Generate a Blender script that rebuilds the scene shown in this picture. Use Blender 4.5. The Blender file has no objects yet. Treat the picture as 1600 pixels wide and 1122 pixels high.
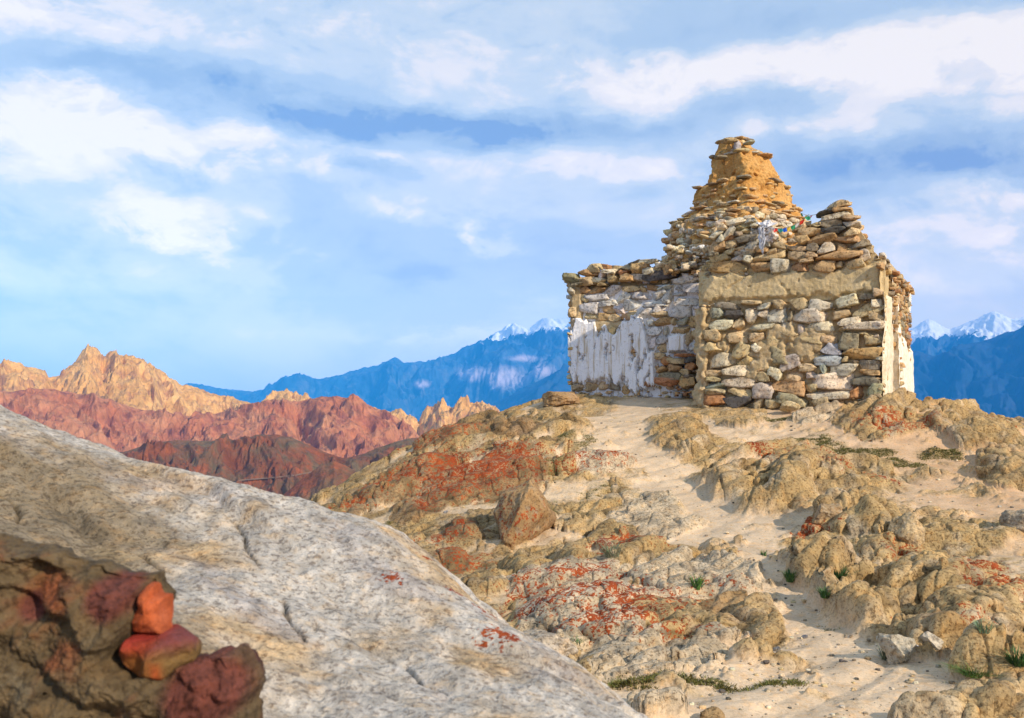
import bpy, math, random
import numpy as np
from mathutils import Vector
random.seed(7)
RNG = np.random.default_rng(11)
R = math.radians
HAZE_D = 8.5e-5; HAZE_R = 15500.0; HAZE_TOP = 1750.0
C = bpy.context.scene.collection
SC = bpy.context.scene
# ------------------------------------------------------------------ camera (origin = the eye, z = 0 is eye level)
F = 1556.0                       # focal length in photo pixels (1600 wide)
PITCH = math.atan2(79.0, F)
cam_d = bpy.data.cameras.new("camera"); cam = bpy.data.objects.new("camera", cam_d); C.objects.link(cam)
cam_d.sensor_width = 36.0; cam_d.lens = F / 1600.0 * 36.0
cam_d.clip_start = 0.05; cam_d.clip_end = 60000.0
cam.location = (0, 0, 0); cam.rotation_euler = (R(90) + PITCH, 0, 0)
cam_d.dof.use_dof = True; cam_d.dof.focus_distance = 22.0; cam_d.dof.aperture_fstop = 6.3
SC.camera = cam; SC.cycles.volume_bounces = 2
SC.view_settings.view_transform = 'Standard'; SC.view_settings.look = 'None'
SC.view_settings.exposure = 0.3; SC.view_settings.gamma = 1.0
CP, SP = math.cos(PITCH), math.sin(PITCH)
def ray(px, py):
    a = (px - 800.0) / F; b = (561.0 - py) / F
    return np.array([a, CP - b * SP, SP + b * CP])
def at(px, py, Y):
    d = ray(px, py); return d * (Y / d[1])
def azel(px, py):
    d = ray(px, py); d = d / np.linalg.norm(d)
    return math.atan2(d[0], d[1]), math.asin(d[2])
# ------------------------------------------------------------------ sun
SUN_EL = R(29.0); SUN_AZ = math.atan2(0.69, -0.72)      # azimuth from +Y towards +X : right and a little behind the camera
to_sun = Vector((math.sin(SUN_AZ) * math.cos(SUN_EL), math.cos(SUN_AZ) * math.cos(SUN_EL), math.sin(SUN_EL)))
sl = bpy.data.lights.new("sun", 'SUN'); sl.energy = 5.0; sl.angle = R(0.6); sl.color = (1.0, 0.86, 0.68)
so = bpy.data.objects.new("sun", sl); C.objects.link(so)
so.rotation_euler = to_sun.to_track_quat('Z', 'Y').to_euler(); so.location = (30, -30, 40)
# ------------------------------------------------------------------ node helper
class NT:
    def __init__(s, tree):
        s.t = tree; s.t.nodes.clear()
    def n(s, typ, **kw):
        nd = s.t.nodes.new(typ)
        for k, v in kw.items(): setattr(nd, k, v)
        return nd
    def put(s, sock, v):
        if isinstance(v, bpy.types.NodeSocket): s.t.links.new(v, sock)
        elif v is not None:
            if isinstance(v, (tuple, list)) and len(v) == 3 and sock.type == 'RGBA': v = (*v, 1.0)
            sock.default_value = v
    def m(s, op, a, b=None, c=None, clamp=False):
        nd = s.n('ShaderNodeMath', operation=op, use_clamp=clamp)
        s.put(nd.inputs[0], a)
        if b is not None: s.put(nd.inputs[1], b)
        if c is not None: s.put(nd.inputs[2], c)
        return nd.outputs[0]
    def vm(s, op, a, b=None, sc=None):
        nd = s.n('ShaderNodeVectorMath', operation=op)
        s.put(nd.inputs[0], a)
        if b is not None: s.put(nd.inputs[1], b)
        if sc is not None: s.put(nd.inputs['Scale'], sc)
        return nd.outputs['Value'] if op in ('DOT_PRODUCT', 'LENGTH') else nd.outputs[0]
    def noise(s, vec, scale, detail=3.0, rough=0.55, dist=0.0, out='Fac'):
        nd = s.n('ShaderNodeTexNoise'); s.put(nd.inputs['Vector'], vec)
        s.put(nd.inputs['Scale'], scale); nd.inputs['Detail'].default_value = detail
        nd.inputs['Roughness'].default_value = rough; nd.inputs['Distortion'].default_value = dist
        return nd.outputs[out]
    def mr(s, v, a, b, c=0.0, d=1.0, smooth=False):
        nd = s.n('ShaderNodeMapRange'); nd.interpolation_type = 'SMOOTHSTEP' if smooth else 'LINEAR'
        s.put(nd.inputs[0], v)
        for i, q in enumerate((a, b, c, d)): s.put(nd.inputs[i + 1], q)
        return nd.outputs[0]
    def mix(s, f, a, b, mode='MIX'):
        nd = s.n('ShaderNodeMix', data_type='RGBA', blend_type=mode); nd.clamp_factor = True
        s.put(nd.inputs[0], f); s.put(nd.inputs[6], a); s.put(nd.inputs[7], b)
        return nd.outputs[2]
def srgb(r, g, b):
    f = lambda c: (c / 255 / 12.92) if c / 255 <= 0.04045 else ((c / 255 + 0.055) / 1.055) ** 2.4
    return (f(r), f(g), f(b))
# ------------------------------------------------------------------ sky : Nishita daylight with a sheet of cloud over most of it
w = bpy.data.worlds.new("World"); SC.world = w; w.use_nodes = True
N = NT(w.node_tree)
tc = N.n('ShaderNodeTexCoord').outputs['Generated']
sky = N.n('ShaderNodeTexSky'); sky.sky_type = 'NISHITA'; sky.sun_disc = False
sky.sun_elevation = SUN_EL; sky.sun_rotation = SUN_AZ; sky.altitude = 3500.0
sep = N.n('ShaderNodeSeparateXYZ'); N.put(sep.inputs[0], tc)
AZ = N.m('ARCTAN2', sep.outputs[0], sep.outputs[1]); EL = N.m('ARCSINE', sep.outputs[2])
flat = N.vm('MULTIPLY', tc, (1.0, 1.0, 2.1))
warp = N.vm('SUBTRACT', N.noise(flat, 6.0, 8.0, 0.62, out='Color'), (0.5, 0.5, 0.5))
wsep = N.n('ShaderNodeSeparateXYZ'); N.put(wsep.inputs[0], warp)
AZw = N.m('ADD', AZ, N.m('MULTIPLY', wsep.outputs[0], 0.20)); ELw = N.m('ADD', EL, N.m('MULTIPLY', wsep.outputs[1], 0.085))
fb1 = N.noise(flat, 3.2, 7.0, 0.56, 0.3)
fb1s = N.noise(N.vm('ADD', flat, (0.012, -0.008, 0.05)), 3.2, 7.0, 0.56, 0.3)
fb2 = N.noise(N.vm('ADD', N.vm('MULTIPLY', tc, (1.0, 1.0, 1.7)), (3.1, 1.7, 0.4)), 13.0, 8.0, 0.62, 0.35)
BLOBS = [  # photo x, y, radius x, radius y, tilt deg, strength (+ white cloud, - grey/blue)
 (110, 55, 150, 50, -14, 1.0), (330, 30, 210, 45, 0, .35), (560, 40, 260, 70, 0, .25), (800, 90, 200, 60, 0, .3),
 (60, 190, 130, 45, -8, 1.0), (190, 195, 120, 35, -18, 1.0), (270, 225, 70, 35, -25, .75), (390, 222, 60, 26, -10, .95), (500, 235, 60, 28, -20, .95), (20, 240, 170, 60, 0, .4),
 (235, 345, 85, 32, -18, 1.0), (290, 375, 60, 16, -20, .55), (440, 370, 55, 14, -25, .45), (632, 330, 40, 13, 0, .75), (752, 352, 32, 18, -35, .8), (800, 376, 40, 13, 0, .65), (845, 340, 45, 12, 0, .35),
 (640, 245, 60, 12, 0, .45), (800, 262, 120, 22, 0, .35), (940, 258, 95, 20, -6, .85), (1060, 272, 60, 18, -10, .6),
 (1080, 115, 140, 24, 0, .65), (1250, 125, 220, 30, -4, .85), (1420, 85, 170, 34, 6, .95), (1540, 95, 130, 48, 0, 1.0), (1330, 185, 190, 18, 6, .5), (1530, 180, 140, 14, 4, .4), (960, 150, 110, 50, 0, .35),
 (1200, 205, 60, 14, -10, .45), (1510, 300, 75, 16, -12, .9), (1400, 318, 50, 9, 0, .6), (1500, 345, 210, 40, 0, .45), (1590, 390, 60, 18, 0, .55), (1320, 300, 20, 7, 0, .4),
 (120, 110, 170, 22, -6, -.75), (330, 135, 260, 26, -4, -.7), (520, 175, 260, 26, -6, -.8), (700, 195, 230, 24, 0, -1.0), (880, 190, 170, 30, 0, -.65), (200, 252, 60, 14, -14, -.6), (575, 258, 55, 13, -12, -1.0), (455, 235, 16, 12, 0, -.5),
 (90, 292, 190, 16, 0, -.35), (1150, 40, 260, 24, 0, -.4), (1520, 30, 220, 24, 0, -.7), (1180, 165, 130, 16, 4, -.65), (1330, 260, 200, 36, 0, -.85), (1560, 245, 150, 36, 0, -.75), (1300, 322, 120, 10, 0, -.6), (1530, 155, 110, 7, 0, -.5),
 (700, 385, 260, 26, 0, -.25), (645, 420, 60, 16, 0, -.5), (950, 395, 120, 26, 0, -.2), (830, 490, 300, 22, 0, -.25), (800, 520, 300, 8, 0, .2), (180, 400, 300, 10, 0, -.2),
]
tot = None
for (bx, by, brx, bry, rot, amp) in BLOBS:
    a, e = azel(bx, by); k = 1.0 / F
    ca, sa = math.cos(R(rot)), math.sin(R(rot))
    dx = N.m('SUBTRACT', AZw, a); dy = N.m('SUBTRACT', ELw, e)
    u = N.m('MULTIPLY', N.m('ADD', N.m('MULTIPLY', dx, ca), N.m('MULTIPLY', dy, sa)), 1 / (brx * k))
    v = N.m('MULTIPLY', N.m('SUBTRACT', N.m('MULTIPLY', dy, ca), N.m('MULTIPLY', dx, sa)), 1 / (bry * k))
    q = N.m('ADD', N.m('MULTIPLY', u, u), N.m('MULTIPLY', v, v))
    g = N.m('MULTIPLY', N.m('EXPONENT', N.m('MULTIPLY', q, -0.8)), amp)
    tot = g if tot is None else N.m('ADD', tot, g)
relief = N.m('MULTIPLY', N.m('SUBTRACT', fb1, fb1s), 2.2)
det = N.m('ADD', N.m('MULTIPLY', N.m('SUBTRACT', fb1, 0.5), 1.1), N.m('MULTIPLY', N.m('SUBTRACT', fb2, 0.5), 1.1))
lowfade = N.mr(EL, 0.03, 0.13, 0.3, 1.0)
val = N.m('ADD', N.m('ADD', N.m('MULTIPLY', tot, N.mr(fb2, .38, .60, .40, 1.35)), N.m('MULTIPLY', det, lowfade)), N.m('MULTIPLY', relief, lowfade))
ramp = N.n('ShaderNodeValToRGB'); cr = ramp.color_ramp; cr.interpolation = 'EASE'
cols = [(0.0, srgb(132, 178, 228)), (0.22, srgb(160, 197, 234)), (0.45, srgb(181, 212, 242)), (0.60, srgb(203, 225, 246)), (0.78, srgb(234, 240, 250)), (1.0, srgb(250, 251, 254))]
while len(cr.elements) < len(cols): cr.elements.new(0.5)
for el_, (p_, c_) in zip(cr.elements, cols): el_.position = p_; el_.color = (*c_, 1)
N.put(ramp.inputs[0], N.mr(val, -1.4, 1.25))
hz = N.mr(EL, -0.02, 0.085, 1.0, 0.0, True)
ccol = N.mix(N.m('MULTIPLY', hz, 0.9), ramp.outputs[0], srgb(122, 174, 226))
nis = N.vm('MULTIPLY', sky.outputs[0], (0.075, 0.10, 0.13))
tgt = N.vm('SCALE', N.mix(0.90, nis, ccol), sc=1 / 2 ** 0.3)
# the clear bright sky behind the blue valley air: what the air takes away and adds on the way is allowed for
Lp = N.m('MINIMUM', HAZE_R, N.m('DIVIDE', HAZE_TOP, N.m('MAXIMUM', sep.outputs[2], 0.02)))
Tm = N.m('EXPONENT', N.m('MULTIPLY', Lp, -HAZE_D))
skyc = N.vm('SUBTRACT', tgt, N.vm('SCALE', (0.005, 0.25, 0.58), sc=N.m('SUBTRACT', 1.0, Tm)))
skyc = N.vm('MAXIMUM', N.vm('SCALE', skyc, sc=N.m('DIVIDE', 1.0, Tm)), (0.02, 0.04, 0.08))
below = N.mr(EL, -0.06, -0.01, 0.0, 1.0)
skyc = N.mix(below, (0.22, 0.2, 0.18), skyc)
out = N.n('ShaderNodeOutputWorld'); bg = N.n('ShaderNodeBackground')
N.put(bg.inputs[0], N.vm('SCALE', skyc, sc=10.0)); bg.inputs[1].default_value = 0.1
N.t.links.new(bg.outputs[0], out.inputs[0])
# ------------------------------------------------------------------ noise in numpy
PERM = np.random.default_rng(5).permutation(512).astype(np.int64)
def _h(*i):
    r = np.zeros_like(i[0])
    for q in i: r = PERM[(r + q) & 511]
    return r
G2 = np.array([(math.cos(a), math.sin(a)) for a in np.linspace(0, 2 * math.pi, 32, endpoint=False)])
g3 = np.random.default_rng(9).normal(size=(64, 3)); G3 = g3 / np.linalg.norm(g3, axis=1)[:, None]
def _f(t): return t * t * t * (t * (t * 6 - 15) + 10)
def pn2(x, y):
    xi = np.floor(x).astype(np.int64); yi = np.floor(y).astype(np.int64)
    xf = x - xi; yf = y - yi; u = _f(xf); v = _f(yf); o = []
    for dy in (0, 1):
        for dx in (0, 1):
            g = G2[_h(xi + dx, yi + dy) & 31]; o.append(g[..., 0] * (xf - dx) + g[..., 1] * (yf - dy))
    return ((o[0] * (1 - u) + o[1] * u) * (1 - v) + (o[2] * (1 - u) + o[3] * u) * v) * 1.5
def pn3(x, y, z):
    xi = np.floor(x).astype(np.int64); yi = np.floor(y).astype(np.int64); zi = np.floor(z).astype(np.int64)
    xf = x - xi; yf = y - yi; zf = z - zi; u = _f(xf); v = _f(yf); s = _f(zf); r = 0
    for dz in (0, 1):
        for dy in (0, 1):
            for dx in (0, 1):
                g = G3[_h(xi + dx, yi + dy, zi + dz) & 63]
                d = g[..., 0] * (xf - dx) + g[..., 1] * (yf - dy) + g[..., 2] * (zf - dz)
                r = r + d * (u if dx else 1 - u) * (v if dy else 1 - v) * (s if dz else 1 - s)
    return r * 1.5
def fbm2(x, y, o=4, g=0.5):
    s = 0; a = 1.0; n = 0
    for k in range(o): s = s + a * pn2(x * 2 ** k + 17.3 * k, y * 2 ** k - 9.1 * k); n += a; a *= g
    return s / n
def rid2(x, y, o=4, g=0.5):
    s = 0; a = 1.0; n = 0
    for k in range(o): s = s + a * (1 - 2 * np.abs(pn2(x * 2 ** k + 31.7 * k, y * 2 ** k + 5.3 * k))); n += a; a *= g
    return s / n
def fbm3(p, sc, o=3, g=0.5):
    s = 0; a = 1.0; n = 0
    for k in range(o): q = p * sc * 2 ** k + 7.7 * k; s = s + a * pn3(q[..., 0], q[..., 1], q[..., 2]); n += a; a *= g
    return s / n
def sstep(a, b, x):
    t = np.clip((x - a) / (b - a), 0, 1); return t * t * (3 - 2 * t)
# ------------------------------------------------------------------ mesh building
def mesh_obj(name, V, FQ, mats, parent=None, col=None, attrs=None, smooth=True, mi=None):
    V = np.asarray(V, dtype=np.float32); me = bpy.data.meshes.new(name)
    if isinstance(FQ, np.ndarray):
        k = FQ.shape[1]; nf = len(FQ)
        me.vertices.add(len(V)); me.vertices.foreach_set('co', V.ravel())
        me.loops.add(nf * k); me.loops.foreach_set('vertex_index', FQ.astype(np.int32).ravel())
        me.polygons.add(nf); me.polygons.foreach_set('loop_start', np.arange(0, nf * k, k, dtype=np.int32))
        me.update(calc_edges=True)
    else:
        me.from_pydata([tuple(map(float, v)) for v in V], [], FQ)
        me.update()
    me.polygons.foreach_set('use_smooth', np.full(len(me.polygons), smooth))
    if col is not None:
        a = me.color_attributes.new('col', 'FLOAT_COLOR', 'POINT')
        c = np.ones((len(V), 4), np.float32); c[:, :col.shape[1]] = col; a.data.foreach_set('color', c.ravel())
    for k, v in (attrs or {}).items():
        a = me.attributes.new(k, 'FLOAT', 'POINT'); a.data.foreach_set('value', np.asarray(v, np.float32).ravel())
    for m_ in (mats if isinstance(mats, (list, tuple)) else [mats]): me.materials.append(m_)
    if mi is not None: me.polygons.foreach_set('material_index', np.asarray(mi, np.int32))
    o = bpy.data.objects.new(name, me); C.objects.link(o)
    if parent is not None: o.parent = parent
    return o
def grid_faces(nu, nv, off=0):
    i = np.arange(nu - 1)[:, None] * nv + np.arange(nv - 1)[None, :] + off
    return np.stack([i, i + nv, i + nv + 1, i + 1], -1).reshape(-1, 4)
def tag(o, label=None, cat=None, group=None, kind=None):
    if label: o['label'] = label
    if cat: o['category'] = cat
    if group: o['group'] = group
    if kind: o['kind'] = kind
    return o
def empty(name, loc=(0, 0, 0)):
    o = bpy.data.objects.new(name, None); C.objects.link(o); o.location = loc; o.empty_display_size = 0.2
    return o
class Acc:
    def __init__(s): s.V = []; s.Fc = []; s.C = []; s.n = 0
    def add(s, V, Fq, col):
        s.V.append(V); s.Fc.append(Fq + s.n); s.n += len(V)
        c = np.asarray(col, float); s.C.append(np.broadcast_to(c, (len(V), 3)) if c.ndim == 1 else c)
    def build(s, name, mat, parent=None, smooth=True):
        V = np.concatenate(s.V); O = np.zeros(3)
        return mesh_obj(name, V, np.concatenate(s.Fc), mat, parent, col=np.concatenate(s.C), smooth=smooth)
# cube-sphere
def cubesphere(n):
    V = []; Fq = []; idx = {}
    def vid(p):
        k = tuple(np.round(p, 6))
        if k not in idx: idx[k] = len(V); V.append(p)
        return idx[k]
    t = np.linspace(-1, 1, n + 1)
    for ax in range(3):
        for sg in (-1, 1):
            for i in range(n):
                for j in range(n):
                    q = []
                    for (a, b) in ((i, j), (i + 1, j), (i + 1, j + 1), (i, j + 1)):
                        p = [0, 0, 0]; p[ax] = sg; p[(ax + 1) % 3] = t[a]; p[(ax + 2) % 3] = t[b]; q.append(vid(np.array(p, float)))
                    Fq.append(q if sg > 0 else q[::-1])
    return np.array(V), np.array(Fq)
CS = {n: cubesphere(n) for n in (4, 7, 10, 40)}
def stone(w, d, h, n=7, box=0.55, cuts=5, rough=0.06, seed=None, rng=RNG, cutlo=.62, cuthi=.92):
    """one natural stone about w x d x h, centred on 0"""
    Vc, Fq = CS[n]; S = Vc / np.linalg.norm(Vc, axis=1)[:, None]
    tq = np.sign(Vc) * np.abs(Vc) ** 1.0
    P = S * (1 - box) * 1.06 + np.tan(tq * 0.785) * box * 0.98
    for _ in range(cuts):
        nn = rng.normal(size=3); nn[1] *= 0.6; nn /= np.linalg.norm(nn); o = rng.uniform(cutlo, cuthi)
        ex = np.maximum(0, P @ nn - o); P = P - ex[:, None] * nn * 0.92
    off = rng.uniform(-50, 50, 3)
    q = P + off
    k = pn3(q[:, 0] * 1.3, q[:, 1] * 1.3, q[:, 2] * 1.3) * rough * 1.8 + pn3(q[:, 0] * 3.4, q[:, 1] * 3.4, q[:, 2] * 3.4) * rough * .8
    if n >= 10: k = k + pn3(q[:, 0] * 8, q[:, 1] * 8, q[:, 2] * 8) * rough * .4
    if n >= 40: k = k + pn3(q[:, 0] * 18, q[:, 1] * 18, q[:, 2] * 18) * rough * .2
    P = P * (1 + k[:, None])
    P = P * (np.array([w, d, h]) / 2) / np.maximum(np.abs(P).max(axis=0), 1e-6) if n < 40 else P * (np.array([w, d, h]) / 2)
    return P, Fq
# ------------------------------------------------------------------ materials
def mat_new(name):
    m = bpy.data.materials.new(name); m.use_nodes = True; n = NT(m.node_tree)
    n.b = n.n('ShaderNodeBsdfPrincipled'); o = n.n('ShaderNodeOutputMaterial'); n.t.links.new(n.b.outputs[0], o.inputs[0])
    n.b.inputs['Roughness'].default_value = 0.9
    if 'Specular IOR Level' in n.b.inputs: n.b.inputs['Specular IOR Level'].default_value = 0.2
    return m, n
def bump(n, h, strength, dist):
    b = n.n('ShaderNodeBump'); b.inputs['Strength'].default_value = strength; b.inputs['Distance'].default_value = dist
    n.put(b.inputs['Height'], h); n.t.links.new(b.outputs[0], n.b.inputs['Normal'])
def attr(n, name, out='Color'):
    a = n.n('ShaderNodeAttribute', attribute_name=name); return a.outputs[out]
def rock_mat(name, speck=30.0, dark=0.55, lich=True, bd=0.02, stain=1.0, base=None, big=2.5, rk=False, dk=(0.24, 0.21, 0.19)):
    """vertex-coloured rock: mineral speckle, stains, red lichen crust"""
    m, n = mat_new(name); P = n.n('ShaderNodeTexCoord').outputs['Object']
    c = attr(n, 'col') if base is None else base
    n1 = n.noise(P, big, 5.0, 0.6); n2 = n.noise(P, speck, 4.0, 0.7); n3 = n.noise(n.vm('ADD', P, (5, 3, 1)), speck * 2.6, 3.0, 0.7)
    n4 = n.noise(n.vm('ADD', P, (9, 1, 4)), speck * 0.33, 5.0, 0.65)
    c = n.mix(1.0, c, n.mr(n1, 0.3, 0.7, 0.80, 1.18), 'MULTIPLY')
    warm = n.mix(1.0, c, (1.12, 0.93, 0.70), 'MULTIPLY')
    c = n.mix(n.m('MULTIPLY', n.mr(n4, 0.5, 0.68, 0, 0.75), stain), c, warm)
    RK = attr(n, 'rk', 'Fac') if rk else 1.0
    c = n.mix(n.m('MULTIPLY', n.m('MULTIPLY', n.mr(n2, 0.50, 0.61, 0, 1), dark), n.m('ADD', n.m('MULTIPLY', RK, .68), .32)), c, n.mix(1.0, c, dk, 'MULTIPLY'))
    c = n.mix(n.mr(n3, 0.54, 0.66, 0, 0.55), c, n.mix(1.0, c, (1.5, 1.45, 1.35), 'MULTIPLY'))
    if lich:
        L = attr(n, 'lich', 'Fac'); lg = n.mr(L, .04, .22); lm = n.mr(n.m('ADD', L, n.m('ADD', n.m('MULTIPLY', n.m('SUBTRACT', n4, 0.5), 3.0), n.m('MULTIPLY', n.m('SUBTRACT', n2, 0.5), 3.4))), 0.66, 0.78)
        lc = n.mix(n.mr(n.m('ADD', n.m('MULTIPLY', n3, .5), n.m('MULTIPLY', n1, .5)), 0.42, 0.58), (0.20, 0.035, 0.012), (0.40, 0.085, 0.02))
        c = n.mix(n.m('MULTIPLY', lm, lg), c, lc)
    n.put(n.b.inputs['Base Color'], c)
    h = n.m('ADD', n.m('ADD', n.m('MULTIPLY', n2, 0.7), n.m('MULTIPLY', n4, 1.4)), n.m('MULTIPLY', n3, 0.35))
    if rk: h = n.m('MULTIPLY', h, n.m('ADD', n.m('MULTIPLY', RK, .7), .3))
    bump(n, h, 1.0, bd)
    return m
# ------------------------------------------------------------------ the hill : one ground sheet out to the valley
def tps(pts):
    P = np.array(pts, float); n = len(P)
    def U(r2): return np.where(r2 > 1e-9, r2 * np.log(np.maximum(r2, 1e-9)) * 0.5, 0)
    K = U(((P[:, None, :2] - P[None, :, :2]) ** 2).sum(-1)) + np.eye(n) * 0.02
    A = np.zeros((n + 3, n + 3)); A[:n, :n] = K; A[:n, n] = 1; A[:n, n + 1:] = P[:, :2]; A[n, :n] = 1; A[n + 1:, :n] = P[:, :2].T
    w_ = np.linalg.solve(A, np.concatenate([P[:, 2], [0, 0, 0]]))
    def f(x, y):
        s = w_[n] + w_[n + 1] * x + w_[n + 2] * y
        for i in range(n): s = s + w_[i] * U((x - P[i, 0]) ** 2 + (y - P[i, 1]) ** 2)
        return s
    return f
def gridded(f, x0, x1, y0, y1, n):
    gx = np.linspace(x0, x1, n); gy = np.linspace(y0, y1, n); X, Y = np.meshgrid(gx, gy, indexing='ij'); Z = f(X, Y)
    def g(x, y):
        u = np.clip((np.asarray(x, float) - x0) / (x1 - x0) * (n - 1), 0, n - 1.001); v = np.clip((np.asarray(y, float) - y0) / (y1 - y0) * (n - 1), 0, n - 1.001)
        i = u.astype(int); j = v.astype(int); a = u - i; b = v - j
        return (Z[i, j] * (1 - a) + Z[i + 1, j] * a) * (1 - b) + (Z[i, j + 1] * (1 - a) + Z[i + 1, j + 1] * a) * b
    return g
hp = [(1700,1122,7.4),(1500,1122,7.5),(1300,1122,7.5),(1000,1122,7.6),(700,1122,8.0),
 (1600,1000,9.5),(1300,1000,10),(1000,1000,10.3),(800,1000,11),
 (1600,900,12),(1400,900,12.2),(1200,900,12.6),(1000,900,13.2),(800,900,14),
 (1600,800,15),(1400,800,15.4),(1200,800,16),(1000,800,16.6),(800,800,17),(640,800,17.6),
 (505,790,19),(560,768,20),(620,730,21),(660,700,22),(720,672,23),(780,652,24),(850,634,25),(895,620,26),
 (1600,705,19),(1400,700,19),(1200,700,19.6),(1000,700,20),(850,705,20),(750,732,19.6),
 (1600,662,22),(1500,645,22.5),(1440,634,22.6),(1380,630,21.0),(1240,637,22),(1095,637,22.8),(1000,645,23.3),(900,640,24.6)]
HP = [tuple(at(*q)) for q in hp]
HP += [(-8,26,-5.5),(-4,31,-4),(0,34,-2.6),(5,34,-.6),(9,32,-.5),(14,32,-2.2),(19,30,-3.2),(23,22,-2.2),(-8.5,18,-5),(-10,10,-5),(-5.5,13,-3.6),(-4,7,-3),
 (-12,30,-10),(0,45,-9),(15,45,-9),(30,35,-9),(30,15,-4),(0,0,-1.75),(5,0,-1.8),(-5,0,-1.8),(0,-10,-1.6),(15,0,-2.2),(0,4,-2.0),(4,4,-2.15),(8,5,-2.3),
 (-20,0,-4),(-20,-15,-3),(20,-15,-3),(-30,40,-18),(10,-30,-3),(-25,20,-11),(2.2,27,.42),(5.5,27.5,.35),(9,25,.3),(1.5,25.6,.42)]
MAC = gridded(tps(HP), -60, 60, -60, 60, 420)
def macro(x, y):
    r = np.hypot(x, y); z = MAC(x, y); t = np.maximum(r - 42, 0)
    z2 = np.maximum(z - t * 0.35, -125.0) - np.clip(r - 2500, 0, 3000) * .05
    return np.where(r > 42, z2, z)
_rr = np.concatenate([np.arange(2.0, 45, 0.02)])
def hit(px, py, rmin=2.0):
    """where the photo ray of a pixel meets the hill"""
    d = ray(px, py); d = d / math.hypot(d[0], d[1]); r = _rr[_rr >= rmin]
    x = d[0] * r; y = d[1] * r; z = d[2] * r; g = MAC(x, y); b = np.nonzero(z <= g)[0]
    i = b[0] if len(b) else int(np.argmin(z - g))
    return np.array([x[i], y[i], g[i]])
# rock outcrops of the hill: photo x0, x1, top y, base y, depth/width ratio, kind (0 tan rock, 1 grey white slab, 2 dark red, 3 brown)
OUT = [
 (1070,1215,690,795,.8,0),(1165,1300,700,768,.8,0),(1255,1400,712,772,.7,0),(1170,1275,745,795,.6,0),(1120,1200,740,800,.5,0),
 (985,1110,632,698,.8,0),(1015,1120,655,705,.6,0),(1080,1210,640,676,.6,0),
 (1310,1448,628,692,.7,0),(1425,1600,626,690,.7,0),(1295,1378,658,686,.7,0),(1362,1455,602,634,.6,0),(1230,1330,640,662,.5,1),(1530,1640,690,760,.7,0),(1480,1560,665,705,.6,0),
 (1200,1345,806,925,.75,0),(1262,1425,778,850,.6,0),(1222,1325,858,965,.7,0),(1285,1402,882,990,.7,0),(1298,1402,925,1000,.5,0),(1370,1520,848,935,.7,0),(1395,1525,915,1025,.6,0),(1440,1610,908,1000,.7,0),(1495,1620,945,1070,.6,0),
 (1340,1400,830,880,.7,0),(1395,1470,980,1035,.5,0),(1425,1500,930,1010,.6,0),
 (1478,1640,1055,1175,.7,0),(1405,1500,1068,1160,.7,0),
 (795,975,872,935,.6,1),(775,1015,898,990,.7,1),(815,1060,945,1015,.6,1),(950,1155,925,1005,.7,0),(850,1010,905,960,.6,1),
 (970,1135,856,905,.5,1),(985,1205,876,940,.6,1),(1088,1182,902,966,.7,3),(1128,1238,906,982,.7,0),(1160,1245,940,1005,.7,0),(1035,1165,952,992,.35,0),(1000,1170,975,1010,.3,1),(900,1130,985,1030,.4,1),
 (868,935,830,895,.7,0),(780,862,838,905,.7,0),(918,1055,818,885,.6,0),(935,1090,790,835,.5,1),(715,805,858,930,.7,0),(850,965,788,835,.6,0),(930,1010,800,850,.5,0),(970,1050,770,800,.5,1),
 (675,765,790,850,.7,2),(640,740,845,900,.7,2),(1000,1065,748,792,.6,1),(885,1012,706,742,.5,1),(1040,1110,800,830,.5,1),
 (540,665,738,790,.5,2),(590,735,696,760,.5,2),(655,850,712,780,.5,2),(640,770,650,702,.5,2),(700,790,640,668,.5,2),(728,855,642,685,.5,2),(838,925,640,676,.5,0),(505,600,765,805,.6,0),(600,700,770,815,.6,2),(520,570,785,815,.6,2),(770,870,690,720,.4,0),
 (880,1200,1018,1060,.5,1),(1070,1140,1096,1140,.6,3),(950,1100,1075,1120,.4,1),
]
# sand: photo x, y, radius x in m, radius y in m
SANDL = [(1010,625,.9,1.5),(1020,640,1.0,1.5),(975,655,1.2,1.4),(960,690,.9,1.3),(1015,720,.8,1.2),(1045,745,.7,1.0),(1075,775,.75,1.0),(1110,800,.9,1.0),(1150,825,.9,.9),(1180,855,.45,.7),(1195,880,.25,.6),(1212,905,.22,.5),(1230,930,.28,.5),(1255,960,.45,.5),(1290,985,.6,.6),(1330,1010,.8,.6),(1250,1010,.8,.5),(1380,1060,1.0,.6),(1300,1080,1.2,.8),(1450,1040,.4,.3),(1200,1060,1.0,.5),(1120,1110,1.0,.4),(1000,1095,.6,.4),(1250,1122,1.6,.8),
 (1500,780,1.2,1.5),(1560,740,1.2,1.3),(1470,720,1.0,1.2),(1590,780,.7,1.0),(1240,668,1.7,1.0),(1340,700,1.0,.6),(1130,665,.5,.7),(1440,700,.9,.7),(1520,715,.9,.8),(1080,835,.8,.5),(1010,832,.4,.3),(1130,760,.1,.1),(1210,650,1.3,.6),(920,660,.5,.8)]
TRAIL = [(x_, y_, r_ * .8, r_ * 1.3) for (x_, y_, r_) in [(1010,632,.6),(995,648,.6),(985,668,.55),(990,690,.5),(1010,712,.45),(1035,735,.42),(1060,758,.42),(1085,780,.45),(1110,800,.5),(1140,818,.5),(1168,835,.42),(1186,852,.32),(1196,868,.26),(1204,885,.24),(1213,902,.23),(1222,920,.23),(1234,938,.25),(1248,956,.30),(1262,975,.34),(1280,995,.4),(1300,1015,.45),(1330,1040,.5),(1360,1070,.5)]]
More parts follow.
